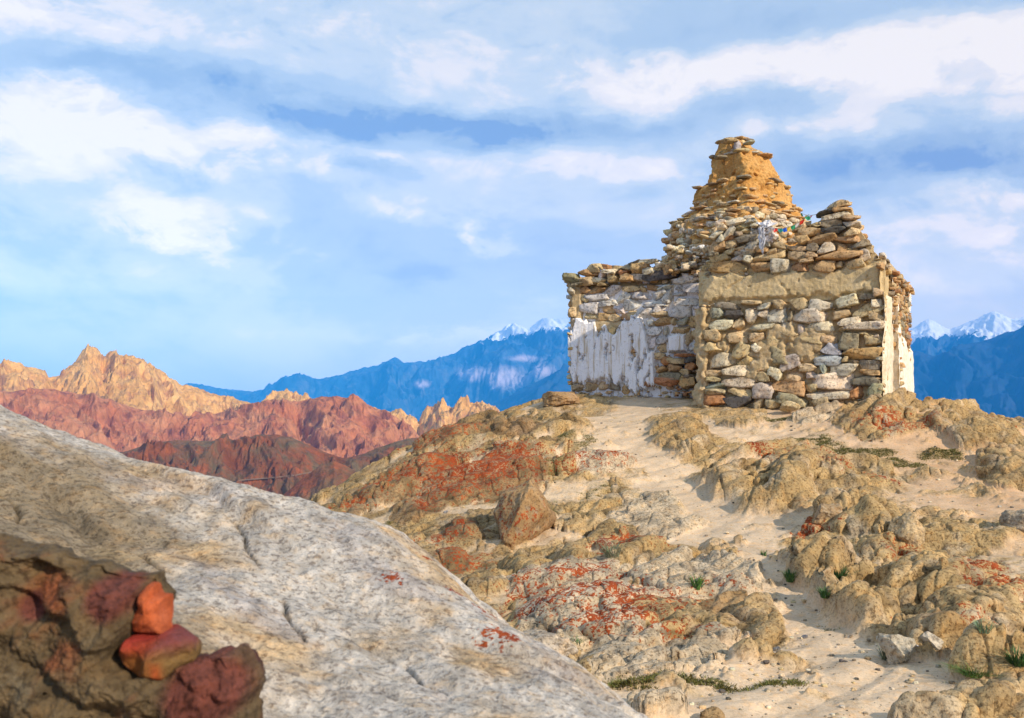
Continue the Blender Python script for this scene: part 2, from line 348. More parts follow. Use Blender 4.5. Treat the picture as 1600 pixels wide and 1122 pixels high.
LICH = [(770,735,.9,1.0,1),(720,750,.9,.9,1),(690,730,.5,.6,.9),(620,760,.5,.6,.8),(560,792,.4,.4,.8),(690,690,.8,.8,.7),(760,650,.6,.6,.6),(660,790,.4,.4,.8),(905,730,.5,.35,.7),(965,722,.55,.3,.75),
 (930,945,.7,.55,1),(860,960,.5,.4,.85),(1000,960,.45,.35,1),(960,985,.5,.3,.95),(900,905,.7,.2,.8),(1000,855,.35,.3,.9),(950,860,.3,.3,.8),(820,930,.35,.3,.8),(1050,1000,.5,.15,.6),(880,990,.4,.2,.7),(1040,940,.2,.2,.6),
 (1190,715,.3,.35,.9),(1260,715,.3,.25,.8),(1290,735,.3,.3,.7),(1385,750,.25,.2,.8),(1400,665,.6,.35,.8),(1440,660,.3,.3,.7),(1530,655,.7,.2,.6),(1460,685,.3,.2,.5),
 (1268,835,.22,.2,.95),(1490,880,.55,.35,1.0),(1445,865,.25,.25,.8),(1415,880,.2,.2,.7),(1570,930,.4,.3,.9),(1590,1020,.2,.25,.9),(1540,1000,.3,.3,.6),(1160,872,.3,.12,.8),(1060,760,.2,.2,.7),(1230,900,.1,.1,.4),(1380,975,.2,.1,.3),(700,840,.3,.3,.8),(720,880,.3,.3,.8),(1340,690,.3,.1,.4),(1120,920,.3,.2,.5)]
GRASS = [(1270,690,.9,.5,.8),(1330,708,.9,.45,1),(1390,722,.8,.35,.9),(1225,655,1.1,.35,.8),(1160,655,.5,.3,.5),(1470,712,.6,.3,.9),(1440,735,.4,.25,.6),(900,690,.5,1.4,.7),(880,735,.4,.8,.7),(930,760,.4,.6,.6),(870,790,.3,.5,.6),(960,1075,.2,.12,1),(1000,1066,.3,.1,1),(1050,1062,.35,.1,1.1),(1100,1062,.35,.1,1),(1160,1066,.3,.08,.9),(1210,1068,.3,.07,.8),
 (1010,700,.3,.6,.4),(620,800,.9,.6,.5),(590,820,.6,.5,.6),(700,870,.2,.3,.7),(790,880,.15,.2,.5),(1400,640,.7,.25,.4),(1280,970,.25,.2,.5),(1310,985,.2,.12,.6),(1520,740,.5,.3,.3),(1040,800,.3,.2,.3),(760,800,.3,.4,.4),(1370,1000,.15,.1,.5),(1290,765,.5,.2,.3)]
def ell(x, y, L, soft=True):
    s = np.zeros_like(x)
    for q in L:
        g = hit(q[0], q[1]); rx, ry = q[2], q[3]; a = q[4] if len(q) > 4 else 1.0
        al = math.atan2(g[0], g[1]); dx = x - g[0]; dy = y - g[1]
        m_ = np.nonzero((np.abs(dx) < 3 * max(rx, ry)) & (np.abs(dy) < 3 * max(rx, ry)))
        u = (dx[m_] * math.cos(al) - dy[m_] * math.sin(al)) / rx; v = (dx[m_] * math.sin(al) + dy[m_] * math.cos(al)) / ry
        s[m_] = np.maximum(s[m_], a * np.exp(-(u * u + v * v) ** 1.3 * 0.7))
    return s
MOUNDS = []
for (x0, x1, yt, yb, ra, kd) in OUT:
    g = hit(min(max((x0 + x1) / 2, 0), 1700), yb, 4.0); D = math.hypot(g[0], g[1]); rx = (x1 - x0) / 2 / F * g[1] * 1.04
    al = math.atan2(g[0], g[1]); ry = rx * ra * 2.1
    c = g[:2] + np.array([math.sin(al), math.cos(al)]) * ry * 0.85
    Yt = c[1] - 0.15 * ry; zt = at((x0 + x1) / 2, yt, Yt)[2]; h = zt - float(MAC(*c))
    MOUNDS.append((c[0], c[1], al, rx, ry, min(max(h * (.66 if (x0 >= 1180 and yb > 775) else .46), 0.06), .55 if x0 >= 1180 else .34), kd))
def bedrock(x, y):
    """returns height, rock mask, tone colour, lichen, grass"""
    z = macro(x, y).astype(float); r = np.hypot(x, y)
    near = r < 45; xs = x[near]; ys = y[near]
    wx = fbm2(xs * 1.3, ys * 1.3, 3) ; wy = fbm2(xs * 1.3 + 40, ys * 1.3, 3)
    sand = ell(xs + wx * .35, ys + wy * .35, SANDL)
    sand = sstep(.30, .72, sand + .16 * fbm2(xs * 2, ys * 2, 3))
    H = np.zeros_like(xs); kind = np.zeros_like(xs); own = np.zeros_like(xs)
    for i, (cx, cy, al, rx, ry, h, kd) in enumerate(MOUNDS):
        R_ = max(rx, ry) * 1.5; m_ = np.nonzero((np.abs(xs - cx) < R_) & (np.abs(ys - cy) < R_))[0]
        if not len(m_): continue
        k = 0.20 * min(rx, ry) + .04
        f1 = 0.55 / min(rx, ry); o1 = i * 3.7
        dx = xs[m_] - cx + k * 2.2 * fbm2(xs[m_] * f1 + o1, ys[m_] * f1, 2); dy = ys[m_] - cy + k * 2.2 * fbm2(xs[m_] * f1, ys[m_] * f1 + o1 + 9, 2)
        u = (dx * math.cos(al) - dy * math.sin(al)) / rx; v = (dx * math.sin(al) + dy * math.cos(al)) / ry
        q = (np.abs(u) ** 2.4 + np.abs(v) ** 2.4) ** (1 / 2.4)
        tilt = 1 + 0.22 * math.sin(i * 1.9) * u - .16 * v
        # blocky joints inside the mound
        b = rid2(xs[m_] * 1.1 / (rx + .3) + i, ys[m_] * 1.1 / (rx + .3), 3)
        hh = h * (np.clip(1 - q ** 2.0, 0, 1) ** 1.05) * tilt * (1 - .13 * sstep(.6, .95, b))
        better = hh > H[m_]; H[m_] = np.where(better, hh, H[m_]); kind[m_] = np.where(better & (hh > .02), kd, kind[m_]); own[m_] = np.where(hh > .03, 1, own[m_])
    trail = sstep(.22, .72, ell(xs + wx * .22, ys + wy * .3, TRAIL)); H *= (1 - trail); own *= (1 - trail)
    brk = sstep(.02, .30, fbm2(xs * .9 + .6 * ys + 70, ys * 1.3 - .3 * xs, 5, .6)); brk = brk * sstep(2.5, 4.5, np.hypot(xs - 4.2, ys - 8.6) + 2.2)
    path = np.maximum(sand * (1 - own * .9) * (1 - .75 * brk), trail)
    a0 = .45; q1 = xs * math.cos(a0) + ys * math.sin(a0); q2 = -xs * math.sin(a0) + ys * math.cos(a0)
    stripes = sstep(.0, .26, fbm2(q1 * .32 + .5 * wx, q2 * 1.25 + .7 * wy, 4, .55)) * .85
    path = np.maximum(path, stripes * (1 - .85 * own)); rock = np.clip(1 - path, 0, 1)
    # strata: long ledges, running across the slope
    ang = 0.35 + 0.5 * fbm2(xs * .12, ys * .12, 2)
    s1 = xs * np.cos(ang) + ys * np.sin(ang); s2 = -xs * np.sin(ang) + ys * np.cos(ang)
    led = np.abs(pn2(s1 * .22 + wx * .12, s2 * .95 + wy * .2)) * 2.2 + np.abs(pn2(s1 * .5 + wx * .2 + 9, s2 * 2.1 + wy * .35)) * 1.0 + np.abs(pn2(s1 * 1.2 + wx * .4, s2 * 5.0 + wy * .6 + 4)) * .12
    crease = np.minimum(np.abs(pn2(s1 * .22 + wx * .12, s2 * .95 + wy * .2)), np.abs(pn2(s1 * .5 + wx * .2 + 9, s2 * 2.1 + wy * .35)) * 1.3)
    saw = s2 * 1.15 + wx * 1.0 + .5 * wy; fr = saw - np.floor(saw); step = (sstep(0, .16, fr) - fr)
    ledge2 = (s2 * 2.9 + wx * 1.4); fr2 = ledge2 - np.floor(ledge2); step2 = sstep(0, .2, fr2) - fr2
    rk2 = 1 - path * .78; amp = rk2 * (.45 + .55 * sstep(-.2, .4, fbm2(xs * .25 + 5, ys * .25, 2)))
    lump = fbm2(xs * 1.7, ys * 1.7, 4, .55)
    f = (led - .9) * .25 * amp + step * .07 * amp + step2 * .015 * amp + lump * .05 * (rock * .9 + .1)
    crack = -sstep(.80, .97, rid2(xs * .9 + wx * .3, ys * .55 + wy * .3, 2)) * .10 * rock
    crack2 = -sstep(.78, .97, rid2(xs * 2.6 + wx, ys * 2.0 + wy, 2)) * .015 * rock
    fine = fbm2(xs * 5, ys * 5, 4, .5) * .018 * (rock + .15) + fbm2(xs * 24, ys * 24, 2, .6) * .005 * (rock + .2)
    flatc = np.exp(-(((xs - 5.2) / 4.2) ** 2 + ((ys - 24.2) / 2.6) ** 2) ** 2)
    # lichen and grass
    L = ell(xs + wx * .5, ys + wy * .5, [(q[0], q[1], q[2] * 1.2, q[3] * 1.2, q[4] * .93) for q in LICH]); L = L * np.clip(rock * 1.3, 0, 1) + .10 * sstep(.15, .5, fbm2(xs * .8 + 30, ys * .8, 3)) * rock
    Gm = ell(xs + wx * .5, ys + wy * .3, GRASS) * (1 - .8 * own)
    # colours
    tan = np.array([.47, .325, .15]); grey = np.array([.57, .47, .34]); sandc = np.array([.60, .46, .315]); brown = np.array([.30, .18, .075]); red = np.array([.27, .16, .08])
    tone = fbm2(xs * .5, ys * .5, 4); t2 = fbm2(xs * 2.2 + 8, ys * 2.2, 4)
    col = tan[None] * (1 + .20 * tone[:, None]) + (grey - tan)[None] * sstep(.0, .45, t2)[:, None] * .6
    col = col + (brown - col) * (sstep(.08, .45, fbm2(xs * 1.1 + 50, ys * 1.1, 4)) * .55)[:, None]
    ks = lambda kk: (np.abs(kind - kk) < .5)
    for kk, cc, am in ((1, grey * 1.05, .75), (2, red, .7), (3, brown, .7)):
        mm = ks(kk) * am; col = col + (cc[None] - col) * mm[:, None]
    left = sstep(1.0, -1.5, xs - .11 * (ys - 12)) * sstep(-.25, .3, fbm2(xs * .9, ys * .9 + 20, 4) + .15)
    col = col + (np.array([.27, .185, .085])[None] - col) * (left * .6)[:, None]
    # dark weathering crust in patches over the rock; creases darkened as well
    crust = sstep(.1, .55, fbm2(xs * 3.1, ys * 3.1 + 77, 4, .6) + .25 * own) * rock
    col = col * (1 - .34 * crust)[:, None] * (1 - .55 * sstep(.05, .0, crease) * rock)[:, None]
    sc_ = sandc[None] * (1 + .07 * fbm2(xs * 1.3, ys * 1.3 + 60, 4))[:, None]
    pk = sstep(4.5, 8.0, xs) * sstep(12, 14, ys) ; sc_ = sc_ * (1 - pk[:, None] * (1 - np.array([.94, .82, .72])[None]))
    col = col + (sc_ - col) * path[:, None]
    gs = sstep(.34, .70, Gm * .75 + .55 * fbm2(xs * 4, ys * 5, 5, .7))
    col = col + (np.array([.16, .14, .045])[None] - col) * (gs * .6)[:, None]
    # path sunk slightly below the rock
    H = H * (1 - .0 * path) - path * .03
    zz = z[near] + (H + f + crack + crack2) * (1 - flatc * .85) + fine
    z[near] = zz
    far = ~near; z[far] = z[far] + fbm2(x[far] * .02, y[far] * .02, 5) * np.clip((r[far] - 45) * .06, 0, 14)
    colf = np.tile(np.array([.30, .20, .13]), (len(x), 1)); colf[near] = col
    lich = np.zeros(len(x)); lich[near] = L; gr = np.zeros(len(x)); gr[near] = gs; ro = np.ones(len(x)); ro[near] = rock
    return z, colf, lich, gr, ro
az = np.concatenate([np.linspace(-180, -36, 60, endpoint=False), np.linspace(-36, -28, 40, endpoint=False), np.linspace(-28, 30, 1350, endpoint=False), np.linspace(30, 42, 90, endpoint=False), np.linspace(42, 180, 60)])
rd = np.concatenate([[0.02], np.linspace(.8, 7, 90, endpoint=False), np.linspace(7, 13, 330, endpoint=False), np.linspace(13, 27, 420, endpoint=False), np.linspace(27, 60, 90, endpoint=False), np.geomspace(60, 14800, 72)])
A_, R_ = np.meshgrid(np.radians(az), rd, indexing='ij'); gx = (np.sin(A_) * R_).ravel(); gy = (np.cos(A_) * R_).ravel()
gz, gcol, glich, ggrass, grock = bedrock(gx, gy)
# bedding and weathering worked into the surface along its normal, in 3D, so steep sides carry it too
_P = np.stack([gx, gy, gz], 1).reshape(len(az), len(rd), 3)
_du = np.gradient(_P, axis=0); _dv = np.gradient(_P, axis=1); _n = np.cross(_dv, _du); _n /= np.linalg.norm(_n, axis=2)[..., None] + 1e-9; _n *= np.sign(_n[..., 2:3] + 1e-9)
_n = _n.reshape(-1, 3); _sel = np.nonzero((np.hypot(gx, gy) < 34) & (np.hypot(gx, gy) > 5) & (gy > 0) & (np.abs(np.arctan2(gx, gy)) < .62))[0]
_p = _P.reshape(-1, 3)[_sel]; _w = fbm3(_p, .8, 3); _w2 = fbm3(_p + 9, 2.0, 3)
_dip = np.array([-.30, -.12, .94]) ; _dip /= np.linalg.norm(_dip); _t = (_p @ _dip) * 3.6 + _w * 1.9 + .35 * _w2
_lay = _t - np.floor(_t); _bed = (sstep(0, .22, _lay) - sstep(.62, 1.0, _lay)) - .5
_t2 = (_p @ _dip) * 11 + _w * 4.5 + _w2; _bed2 = 1 - 2 * np.abs(_t2 - np.floor(_t2) - .5)
_jt = 1 - np.abs(fbm3(_p * np.array([1.0, .6, .35]) + 4, 2.2, 2)) * 2; _jt = sstep(.88, 1.0, _jt)
_an = np.array([.5, .8, 1.7]); _q = grock[_sel]; _m = .35 + .65 * sstep(-.15, .25, fbm3(_p + 31, .45, 2))
_d = _q * (_bed * .085 * _m + _bed2 * .010 - _jt * .03 + fbm3(_p * _an, .9, 4, .5) * .065 + fbm3(_p + 3, 12, 2) * .006)
_flat = np.exp(-(((_p[:, 0] - 5.2) / 4.2) ** 2 + ((_p[:, 1] - 24.2) / 2.6) ** 2) ** 2)
_P2 = _P.reshape(-1, 3).copy(); _P2[_sel] += _n[_sel] * (_d * (1 - .8 * _flat))[:, None]
_crv = sstep(.0, .35, _jt) * .5 + sstep(.10, .0, _lay) * .35 + sstep(.25, .0, _bed2) * .15
gcol[_sel] *= (1 - .32 * _q * np.clip(_crv, 0, 1))[:, None]      # darker along joints and bedding breaks
gxo, gyo, gzo = _P2.T
M_ground = rock_mat("hill_rock", 30.0, .85, True, .02, 1.0, rk=True, dk=(.30, .26, .22))
ground = mesh_obj("ground", np.stack([gxo, gyo, gzo], 1), grid_faces(len(az), len(rd))[:, ::-1], M_ground, col=gcol, attrs={'lich': glich, 'rk': grock})
tag(ground, kind='structure')
GZ = (gz + np.where(np.isin(np.arange(len(gz)), _sel), 0, 0) + (gzo - gz)).reshape(len(az), len(rd))
def gheight(x, y):
    a = np.degrees(np.arctan2(x, y)); r = np.hypot(x, y)
    i = np.clip(np.searchsorted(az, a) - 1, 0, len(az) - 2); j = np.clip(np.searchsorted(rd, r) - 1, 0, len(rd) - 2)
    u = (a - az[i]) / (az[i + 1] - az[i]); v = (r - rd[j]) / (rd[j + 1] - rd[j])
    return (GZ[i, j] * (1 - u) + GZ[i + 1, j] * u) * (1 - v) + (GZ[i, j + 1] * (1 - u) + GZ[i + 1, j + 1] * u) * v
def ghit(px, py, rmin=4.0):
    """where a photo ray meets the finished ground"""
    d = ray(px, py); d = d / math.hypot(d[0], d[1]); r = np.arange(rmin, 40, .01)
    x = d[0] * r; y = d[1] * r; g = gheight(x, y); b = np.nonzero(d[2] * r <= g)[0]
    i = b[0] if len(b) else int(np.argmin(d[2] * r - g)); return np.array([x[i], y[i], g[i]])
# ------------------------------------------------------------------ the big pale slab in the left foreground
crest = [(-160,590,5.3),(0,650,5.0),(150,705,4.9),(300,750,4.7),(440,786,4.5),(550,817,4.4),(640,852,4.2),(700,902,4.0),(760,962,3.7),(860,1032,3.3),(985,1122,2.9),(1060,1190,2.6)]
SPt = [at(*q) for q in crest]; pts = [tuple(p) for p in SPt]
for p in SPt:
    d = np.array([p[0], p[1]]); d /= np.linalg.norm(d); n_ = d * .8 + np.array([d[1], -d[0]]) * .6
    for s_, dz in ((.5, -.42), (1.2, -1.4), (2.4, -2.9)): pts.append((p[0] + n_[0] * s_, p[1] + n_[1] * s_, p[2] + dz))
for q in [(0,800,3.5),(200,800,3.9),(400,850,3.7),(550,900,3.6),(100,880,3.2),(300,930,3.0),(500,1000,3.0),(700,1030,3.0),(400,1122,2.45),(600,1122,2.5),(800,1122,2.65),(245,1050,2.42),(200,1122,2.3),(0,1122,2.25),(0,950,2.65),(-200,800,3.2),(-200,1122,2.0),(120,1000,2.6)]: pts.append(tuple(at(*q)))
for q in [(-1.6,.9,-.75),(-.6,.9,-.95),(.1,.9,-1.1),(.7,1.2,-1.4),(-.5,1.5,-.72),(.3,1.6,-.85),(-3,2,-.2),(-4.5,3,.0),(-4.5,1,-.6)]: pts.append(q)
slabf = gridded(tps(pts), -8, 4, -1, 9, 260)
sa_ = np.linspace(-58, 22, 760); sr_ = np.concatenate([np.linspace(.9, 2.0, 50, endpoint=False), np.linspace(2.0, 5.6, 460, endpoint=False), np.linspace(5.6, 8, 40)])
A2, R2 = np.meshgrid(np.radians(sa_), sr_, indexing='ij'); sx = (np.sin(A2) * R2).ravel(); sy = (np.cos(A2) * R2).ravel(); sz = slabf(sx, sy)
s1 = (sx * .80 - sy * .6); s2 = (sx * .6 + sy * .80)   # grain runs down to the right
_ly = s2 * 1.6 + .5 * fbm2(sx * .8, sy * .8, 4); _lf = _ly - np.floor(_ly)
sz = sz + fbm2(s1 * .7, s2 * 1.2, 3) * .06 + (sstep(0, .10, _lf) - _lf) * .045 * sstep(-.2, .2, fbm2(sx * .7 + 8, sy * .7, 3)) + np.abs(fbm2(s1 * 1.6, s2 * 3.4, 4, .55)) * .05 + fbm2(sx * 6, sy * 6, 5, .65) * .020 - sstep(.3, .5, fbm2(sx * 9 + 3, sy * 9, 3)) * .006 + fbm2(sx * 40, sy * 40, 2) * .0015
ck = sstep(.93, .99, rid2(s1 * .55 + .5 * fbm2(sx, sy, 3), s2 * 1.5, 2)) * sstep(-.1, .3, fbm2(sx * .9 + 4, sy * .9, 2)); sz -= ck * .05
def slab_pt(px, py):
    d = ray(px, py); rr_ = np.arange(1.5, 6, .01); zz_ = slabf(d[0] * rr_, d[1] * rr_); b_ = np.nonzero(d[2] * rr_ <= zz_)[0]; t = rr_[b_[0]] if len(b_) else 4.0
    return d[0] * t, d[1] * t
CRK = [[(205,862),(240,882),(262,892)],[(0,778),(20,792),(40,825)],[(60,702),(150,745),(230,765)],[(350,812),(392,850),(405,880)],[(440,930),(452,955),(480,1000)],[(640,1030),(660,1062),(700,1085)]]
crk = np.full(len(sx), 9.0)
_jx = .05 * fbm2(sx * 4, sy * 4, 4); _jy = .05 * fbm2(sx * 4 + 9, sy * 4, 4)
for L_ in CRK:
    Q = [slab_pt(*p) for p in L_]
    for (a_, b_) in zip(Q[:-1], Q[1:]):
        ax, ay = a_; bx, by = b_; t_ = np.clip(((sx + _jx - ax) * (bx - ax) + (sy + _jy - ay) * (by - ay)) / ((bx - ax) ** 2 + (by - ay) ** 2 + 1e-9), 0, 1)
        crk = np.minimum(crk, np.hypot(sx + _jx - ax - t_ * (bx - ax), sy + _jy - ay - t_ * (by - ay)))
cw_ = .0055 * (1 + 1.2 * fbm2(sx * 3, sy * 3 + 5, 2)); crm = .8 * np.exp(-(crk / np.maximum(cw_, .003)) ** 2); sz = sz - crm * .03
m1 = fbm2(s1 * 1.1, s2 * 2.4, 4); m2 = fbm2(sx * 2.1 + 9, sy * 2.1, 4)
scol = np.array([.475, .435, .385])[None] * (1 + .28 * m1)[:, None]
scol = scol + (np.array([.48, .33, .17])[None] - scol) * (sstep(-.05, .4, m2) * .8)[:, None]
scol = scol + (np.array([.30, .27, .265])[None] - scol) * (sstep(.05, .45, fbm2(s1 * 1.6 + 20, s2 * 3.2, 4)) * .55)[:, None]
_d1 = np.exp(-(((sx + 1.95) / .75) ** 2 + ((sy - 3.35) / .85) ** 2) ** 1.5); _d2 = np.exp(-(((sx + 1.25) / .45) ** 2 + ((sy - 2.65) / .35) ** 2) ** 1.5)
dl = sstep(.12, .6, np.maximum(_d1, _d2) + .55 * fbm2(s1 * 1.5 + 2, s2 * 2.2, 5, .6))
scol = scol + (np.array([.21, .155, .085])[None] - scol) * (dl * .85)[:, None]
scol *= (1 - .5 * ck)[:, None]; scol *= (1 - .75 * crm)[:, None]; scol *= (1 + .55 * fbm2(sx * 16, sy * 8, 4, .65) - .35 * sstep(.12, .4, fbm2(s1 * 3 + 60, s2 * 7, 5, .65)))[:, None]
slich = np.zeros(len(sx))
for (qx, qy, qr) in ((615,915,.035),(705,935,.04),(760,968,.05),(783,1003,.06),(660,870,.03),(1000,1100,.03)):
    dd = ray(qx, qy); rr_ = np.arange(1.5, 6, .01); zz_ = slabf(dd[0] * rr_, dd[1] * rr_); b_ = np.nonzero(dd[2] * rr_ <= zz_)[0]
    if len(b_): t_ = rr_[b_[0]]; slich = np.maximum(slich, .95 * np.exp(-((sx - dd[0] * t_) ** 2 + (sy - dd[1] * t_) ** 2) / (qr * qr) * .5))
M_slab = rock_mat("pale_granite", 48.0, .85, True, .012, 1.0, big=7.0, dk=(.38, .35, .34))
slab = mesh_obj("boulder", np.stack([sx, sy, sz], 1), grid_faces(len(sa_), len(sr_))[:, ::-1], M_slab, col=scol, attrs={'lich': slich})
tag(slab, 'huge pale speckled granite slab sloping down across the left foreground', 'boulder')
# ------------------------------------------------------------------ distant ranges
def mount_mat(name, c1, c2, c3, scale, snow=None, bd=1.0):
    m, n = mat_new(name); P = n.n('ShaderNodeTexCoord').outputs['Object']
    a = n.noise(P, scale, 6.0, 0.62); b = n.noise(n.vm('MULTIPLY', P, (1, 1, .35)), scale * 5, 5.0, 0.65); c_ = n.noise(n.vm('ADD', P, (99, 5, 2)), scale * 2.1, 4.0, .6)
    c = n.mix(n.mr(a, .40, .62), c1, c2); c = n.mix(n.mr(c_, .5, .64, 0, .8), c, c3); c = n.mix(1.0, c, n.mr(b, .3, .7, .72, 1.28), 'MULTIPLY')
    if snow:
        h = attr(n, 'snow', 'Fac'); sm = n.mr(n.m('ADD', h, n.m('MULTIPLY', n.m('SUBTRACT', b, .5), 1.2)), .46, .54); c = n.mix(n.mr(n.m('ADD', attr(n, 'pale', 'Fac'), n.m('MULTIPLY', n.m('SUBTRACT', b, .5), .8)), .25, .95, 0, .7), c, (.80, .66, .72)); c = n.mix(sm, c, (.93, .94, .97))  # pale tint paints lit haze onto the rock; the white is snow
    n.put(n.b.inputs['Base Color'], c); bump(n, b, 1.0, bd); return m
def ridge_range(name, prof, D, a0, a1, na, fr0, fr1, nr, slope, back, rough, wl, mat, seed, base, snowline=None, crestn=.25, dvar=0.0, gul=1.0, colf=None):
    """prof: (photo x, photo y) of the skyline; built as a real ridge at distance D"""
    pa = []; pe = []
    for (x, y) in prof:
        d = ray(x, y); pa.append(math.atan2(d[0], d[1])); pe.append(d[2] / math.hypot(d[0], d[1]))
    aa = np.linspace(math.radians(a0), math.radians(a1), na)
    el_ = np.interp(aa, pa, pe); Dc = D * (1 + dvar * fbm2(aa * 9 + seed, aa * 0 + .5, 3))
    zr = el_ * Dc
    t = np.concatenate([-np.linspace(1, 0, nr, endpoint=False) ** 1.25 * fr0, np.linspace(0, 1, max(nr // 4, 8)) ** 1.2 * fr1])
    Aa, T = np.meshgrid(aa, t, indexing='ij'); Rr = Dc[:, None] + T * D
    X = np.sin(Aa) * Rr; Y = np.cos(Aa) * Rr; dist = np.abs(T) * D
    s = Aa * D / wl; q = dist / wl
    wv = fbm2(s * .5 + seed, q * .5, 3) * .9
    gl = rid2(s * 1.0 + wv + seed * 3, q * .30 + wv * .4 + seed, 5, .55)
    gl2 = rid2(s * 2.3 + wv * 1.5 + seed, q * .8 + seed * 2, 4, .6)
    low = fbm2(s * .35 + seed * 7, q * .35, 4)
    fall = np.where(T < 0, slope, back) * dist
    Z = zr[:, None] - fall ** 1.0 + (gl * .55 * gul + gl2 * .25 + low * .5) * rough * np.clip(dist / (wl * .8), 0, 1) - rough * .15 * np.clip(dist / wl, 0, 1)
    Z = Z + crestn * rough * .35 * (rid2(s * 3.1 + seed, q * 2.2, 4, .6) - .3)
    Z = np.maximum(Z, base + 6 * fbm2(X / wl, Y / wl, 3))
    at_ = {}
    if snowline is not None:
        pale = 0  # patches of sunlit haze and cloud, painted into the rock colour
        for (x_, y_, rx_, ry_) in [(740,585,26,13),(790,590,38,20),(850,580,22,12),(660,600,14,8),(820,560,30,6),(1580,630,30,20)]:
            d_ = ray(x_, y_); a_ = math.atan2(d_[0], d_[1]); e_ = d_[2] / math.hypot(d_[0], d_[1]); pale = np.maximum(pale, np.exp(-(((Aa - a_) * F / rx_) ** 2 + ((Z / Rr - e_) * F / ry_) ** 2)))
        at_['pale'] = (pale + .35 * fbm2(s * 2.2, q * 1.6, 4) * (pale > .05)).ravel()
        at_['snow'] = (.5 + (Z - snowline(X, Y)) / 260.0 + .20 * fbm2(s * 1.4, q * 1.1, 4)).ravel()
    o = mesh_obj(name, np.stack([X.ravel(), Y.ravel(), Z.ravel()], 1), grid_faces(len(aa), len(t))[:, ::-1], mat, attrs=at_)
    return tag(o, kind='structure'), (X, Y, Z)
M_gold = mount_mat("gold_rock", (.68, .36, .10), (.78, .46, .16), (.44, .21, .09), .020, bd=9)
M_pink = mount_mat("rose_rock", (.44, .155, .07), (.50, .225, .11), (.26, .085, .055), .022, bd=6)
M_brown = mount_mat("brown_rock", (.20, .062, .025), (.14, .10, .055), (.30, .085, .03), .036, bd=3)
M_blue = mount_mat("far_rock", (.03, .08, .16), (.07, .13, .22), (.14, .17, .22), .0025, snow=True, bd=20)  # part of the blue haze is put into the rock colour
M_blue2 = mount_mat("far_hazy_rock", (.02, .05, .11), (.03, .06, .13), (.05, .07, .12), .0025, bd=20)  # haze blue put into the colour of this ridge too
ridge_range("mountain_range", [(-200,575),(0,572),(40,574),(70,580),(76,592),(95,588),(112,573),(125,560),(135,550),(145,549),(160,560),(178,556),(200,558),(225,566),(245,578),(262,588),(280,600),(300,604),(330,616),(360,622),(385,628),(398,634),(415,628),(425,616),(440,612),(452,616),(470,626),(500,640),(560,642),(575,636),(600,642),(625,650),(645,660),(655,672),(664,655),(680,642),(690,638),(705,642),(720,634),(735,636),(748,632),(760,634),(775,640),(790,650),(830,665),(900,690)],
    1800, -31, 5, 900, .32, .25, 130, .42, .5, 50, 62, M_gold, 1.3, -150, crestn=.28, dvar=.03, gul=1.45)
ridge_range("mountain_slope", [(-200,640),(-60,618),(20,612),(70,608),(100,611),(150,622),(220,640),(300,652),(340,646),(380,640),(430,626),(470,628),(500,621),(530,621),(555,628),(580,640),(610,652),(640,668),(655,684),(700,720),(800,760)],
    1250, -31, 2, 900, .36, .25, 150, .36, .5, 36, 52, M_pink, 4.1, -140, crestn=.2, dvar=.04, gul=1.25)
_, BH = ridge_range("hill", [(-200,740),(60,730),(160,712),(200,705),(240,692),(280,688),(330,690),(350,684),(370,690),(400,680),(430,679),(455,684),(480,694),(510,708),(535,716),(560,712),(590,700),(620,690),(645,684),(665,686),(700,700),(760,740),(850,760)],
    700, -31, 3, 800, .45, .3, 170, .36, .5, 22, 34, M_brown, 7.7, -110, crestn=.1, dvar=.05, gul=1.1)
_, BH2 = ridge_range("hill", [(300,860),(380,830),(440,775),(470,750),(500,728),(522,720),(545,730),(575,748),(620,775),(700,830)],
    520, -22, -3, 420, .35, .3, 110, .50, .5, 8, 24, M_brown, 9.2, -110, crestn=.1, dvar=.02)
SN = lambda X, Y: 700 - .05 * (X - 0) * 0 + X * 0
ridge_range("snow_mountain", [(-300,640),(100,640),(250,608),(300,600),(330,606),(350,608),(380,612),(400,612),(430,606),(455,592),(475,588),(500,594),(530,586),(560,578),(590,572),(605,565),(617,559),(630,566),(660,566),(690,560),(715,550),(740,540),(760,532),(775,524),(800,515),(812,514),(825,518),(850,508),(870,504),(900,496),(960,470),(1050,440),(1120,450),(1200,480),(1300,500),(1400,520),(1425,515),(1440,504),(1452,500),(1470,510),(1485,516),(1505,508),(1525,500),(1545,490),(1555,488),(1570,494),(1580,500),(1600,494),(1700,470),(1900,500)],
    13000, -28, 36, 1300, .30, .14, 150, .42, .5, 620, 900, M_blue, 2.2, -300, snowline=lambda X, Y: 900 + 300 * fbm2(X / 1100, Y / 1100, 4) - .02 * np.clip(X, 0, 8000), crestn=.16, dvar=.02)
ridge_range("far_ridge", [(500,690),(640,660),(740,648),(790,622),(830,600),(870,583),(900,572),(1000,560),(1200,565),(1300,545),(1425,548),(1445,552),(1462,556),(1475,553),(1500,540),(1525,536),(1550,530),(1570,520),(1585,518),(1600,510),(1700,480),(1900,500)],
    9500, -10, 38, 900, .30, .14, 110, .40, .5, 420, 650, M_blue2, 5.5, -300, crestn=.10, dvar=.02)
